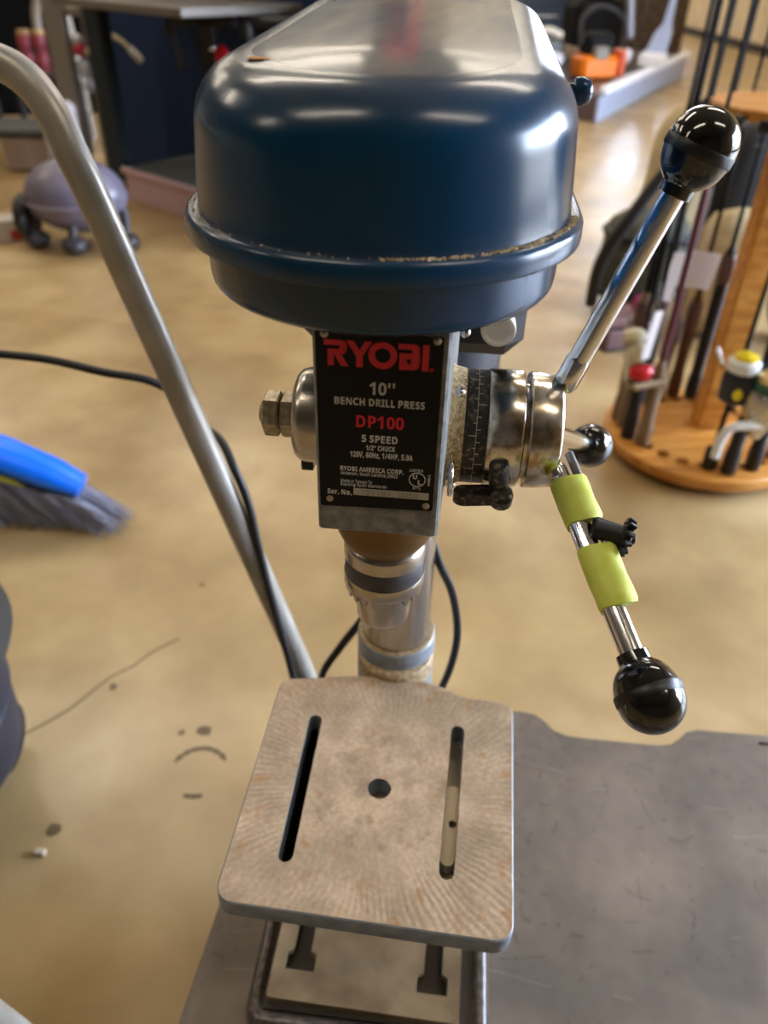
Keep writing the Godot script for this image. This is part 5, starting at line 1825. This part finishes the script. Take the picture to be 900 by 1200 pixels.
	for k in [Vector3(-0.17, 0.05, 0.05), Vector3(0.19, 0.05, 0.05), Vector3(0.0, 0.05, 0.12)]:
		s = Shape.new()
		bar(s, k + Vector3(0, 0.1, -0.03), k, 0.018, 10)
		s.ball(k + Vector3(0, -0.015, 0), Vector3(0.05, 0.035, 0.05), 14, 10)
		obj("foot", s, mat(rgb(52, 50, 54), 0.4), t)
	s = Shape.new()
	s.lathe(Transform3D(Basis(Vector3.FORWARD, PI / 2), Vector3(-0.24, 0.11, 0.0)), [Vector2(0.02, 0), Vector2(0.08, 0), Vector2(0.09, 0.012), Vector2(0.09, 0.04), Vector2(0.08, 0.05), Vector2(0.02, 0.05)], 24)
	obj("wheel", s, M.rubber, t)
	# little white and red carton on the floor
	t = thing("small_carton", "small white and red carton on the floor beside the air tank", "carton", Vector3(-1.585, 0, -3.25), 0.4)
	s = Shape.new()
	s.box(at(Vector3(0, 0.045, 0)), Vector3(0.15, 0.09, 0.1), 0.004)
	obj("carton_body", s, mat(rgb(200, 194, 190), 0.6), t)
	s = Shape.new()
	s.box(at(Vector3(0.03, 0.03, 0.051)), Vector3(0.06, 0.04, 0.002))
	obj("red_panel", s, mat(rgb(178, 62, 54), 0.6), t)
	# grey tote with lid
	t = thing("storage_tote", "pale storage tote with a dark grey lid behind the air tank", "tote", Vector3(-1.95, 0, -4.55), 0.1)
	s = Shape.new()
	s.box(at(Vector3(0, 0.09, 0)), Vector3(0.3, 0.18, 0.26), 0.02)
	obj("tote_body", s, mat(rgb(168, 150, 144), 0.5), t)
	s = Shape.new()
	s.box(at(Vector3(-0.03, 0.2, 0)), Vector3(0.38, 0.05, 0.3), 0.015)
	obj("tote_lid", s, mat(rgb(74, 78, 80), 0.5), t)
	# table with pots wrapped in red
	t = thing("side_stand", "dark stand behind the tube frame carrying the red topped jars", "stand", Vector3(-2.05, 0, -5.1))
	s = Shape.new()
	s.box(at(Vector3(0, 0.405, 0)), Vector3(0.55, 0.03, 0.4), 0.005)
	obj("stand_top", s, mat(rgb(60, 56, 56), 0.5), t)
	for k in [Vector2(-0.25, 0.17), Vector2(0.25, 0.17), Vector2(-0.25, -0.17), Vector2(0.25, -0.17)]:
		s = Shape.new()
		s.box(at(Vector3(k.x, 0.195, k.y)), Vector3(0.03, 0.39, 0.03))
		obj("leg", s, M.matte_black, t)
	var redm := mat(rgb(146, 62, 72), 0.45)
	var gold := mat(rgb(196, 168, 116), 0.3, 0.6)
	var where := ["front left jar", "front middle jar", "front right jar", "rear left jar", "rear middle jar", "rear right jar"]
	for layer in 2:
		for k in 3:
			var j := thing("jar", "ribbed red jar on the dark stand, %s, %s" % [["bottom layer", "gold lidded top layer"][layer], ["left end", "between two jars", "right end"][k]], "jar", Vector3(-2.08 + k * 0.085, 0.42 + layer * 0.1, -5.0), 0, "red jars on the dark stand, %s layer" % ["lower", "upper"][layer])
			s = Shape.new()
			var rings := []
			for q in [[0.036, 0.0], [0.042, 0.01], [0.042, 0.06], [0.036, 0.075]]:
				var ring := PackedVector3Array()
				for i in 24:
					var a := TAU * i / 24
					var r: float = q[0] * (1.0 if i % 2 == 0 else 0.9)
					ring.append(Vector3(cos(a) * r, q[1], sin(a) * r))
				rings.append(ring)
			s.loft(rings, true, true)
			obj("jar_body", s, redm, j)
			s = Shape.new()
			s.lathe(at(Vector3.ZERO), [Vector2(0.034, 0.075), Vector2(0.036, 0.078), Vector2(0.036, 0.093), Vector2(0.03, 0.098)], 18)
			obj("jar_lid", s, gold if layer else redm, j)
	# arched grey handle behind the jars
	t = thing("arched_handle", "beige arched tube handle rising behind the red jars", "handle", Vector3(-2.05, 0, -5.38))
	s = Shape.new()
	s.tube(smooth_path([Vector3(-0.12, 0.0, 0), Vector3(-0.1, 0.5, 0), Vector3(-0.08, 0.7, 0), Vector3(0.0, 0.79, 0), Vector3(0.08, 0.7, 0), Vector3(0.1, 0.5, 0), Vector3(0.12, 0.0, 0)], 6), 0.026, 12)
	obj("tube", s, mat(rgb(142, 132, 118), 0.4, 0.2), t)
	# dark backdrop of the shop's left rear: black tyre stack and tall cabinet
	t = thing("black_cabinet", "tall black cabinet in the dark corner behind the red jars", "cabinet", Vector3(-2.9, 0, -6.4), 0.3)
	s = Shape.new()
	s.box(at(Vector3(0, 0.9, 0)), Vector3(1.7, 1.8, 0.6), 0.01)
	obj("cabinet_body", s, mat(rgb(10, 10, 10), 0.9, 0.0, 0.15), t)
	for k in [-0.42, 0.42]:
		s = Shape.new()
		s.box(at(Vector3(k, 0.9, 0.305)), Vector3(0.8, 1.7, 0.02), 0.005)
		obj("door", s, mat(rgb(12, 11, 11), 0.9, 0.0, 0.15), t)
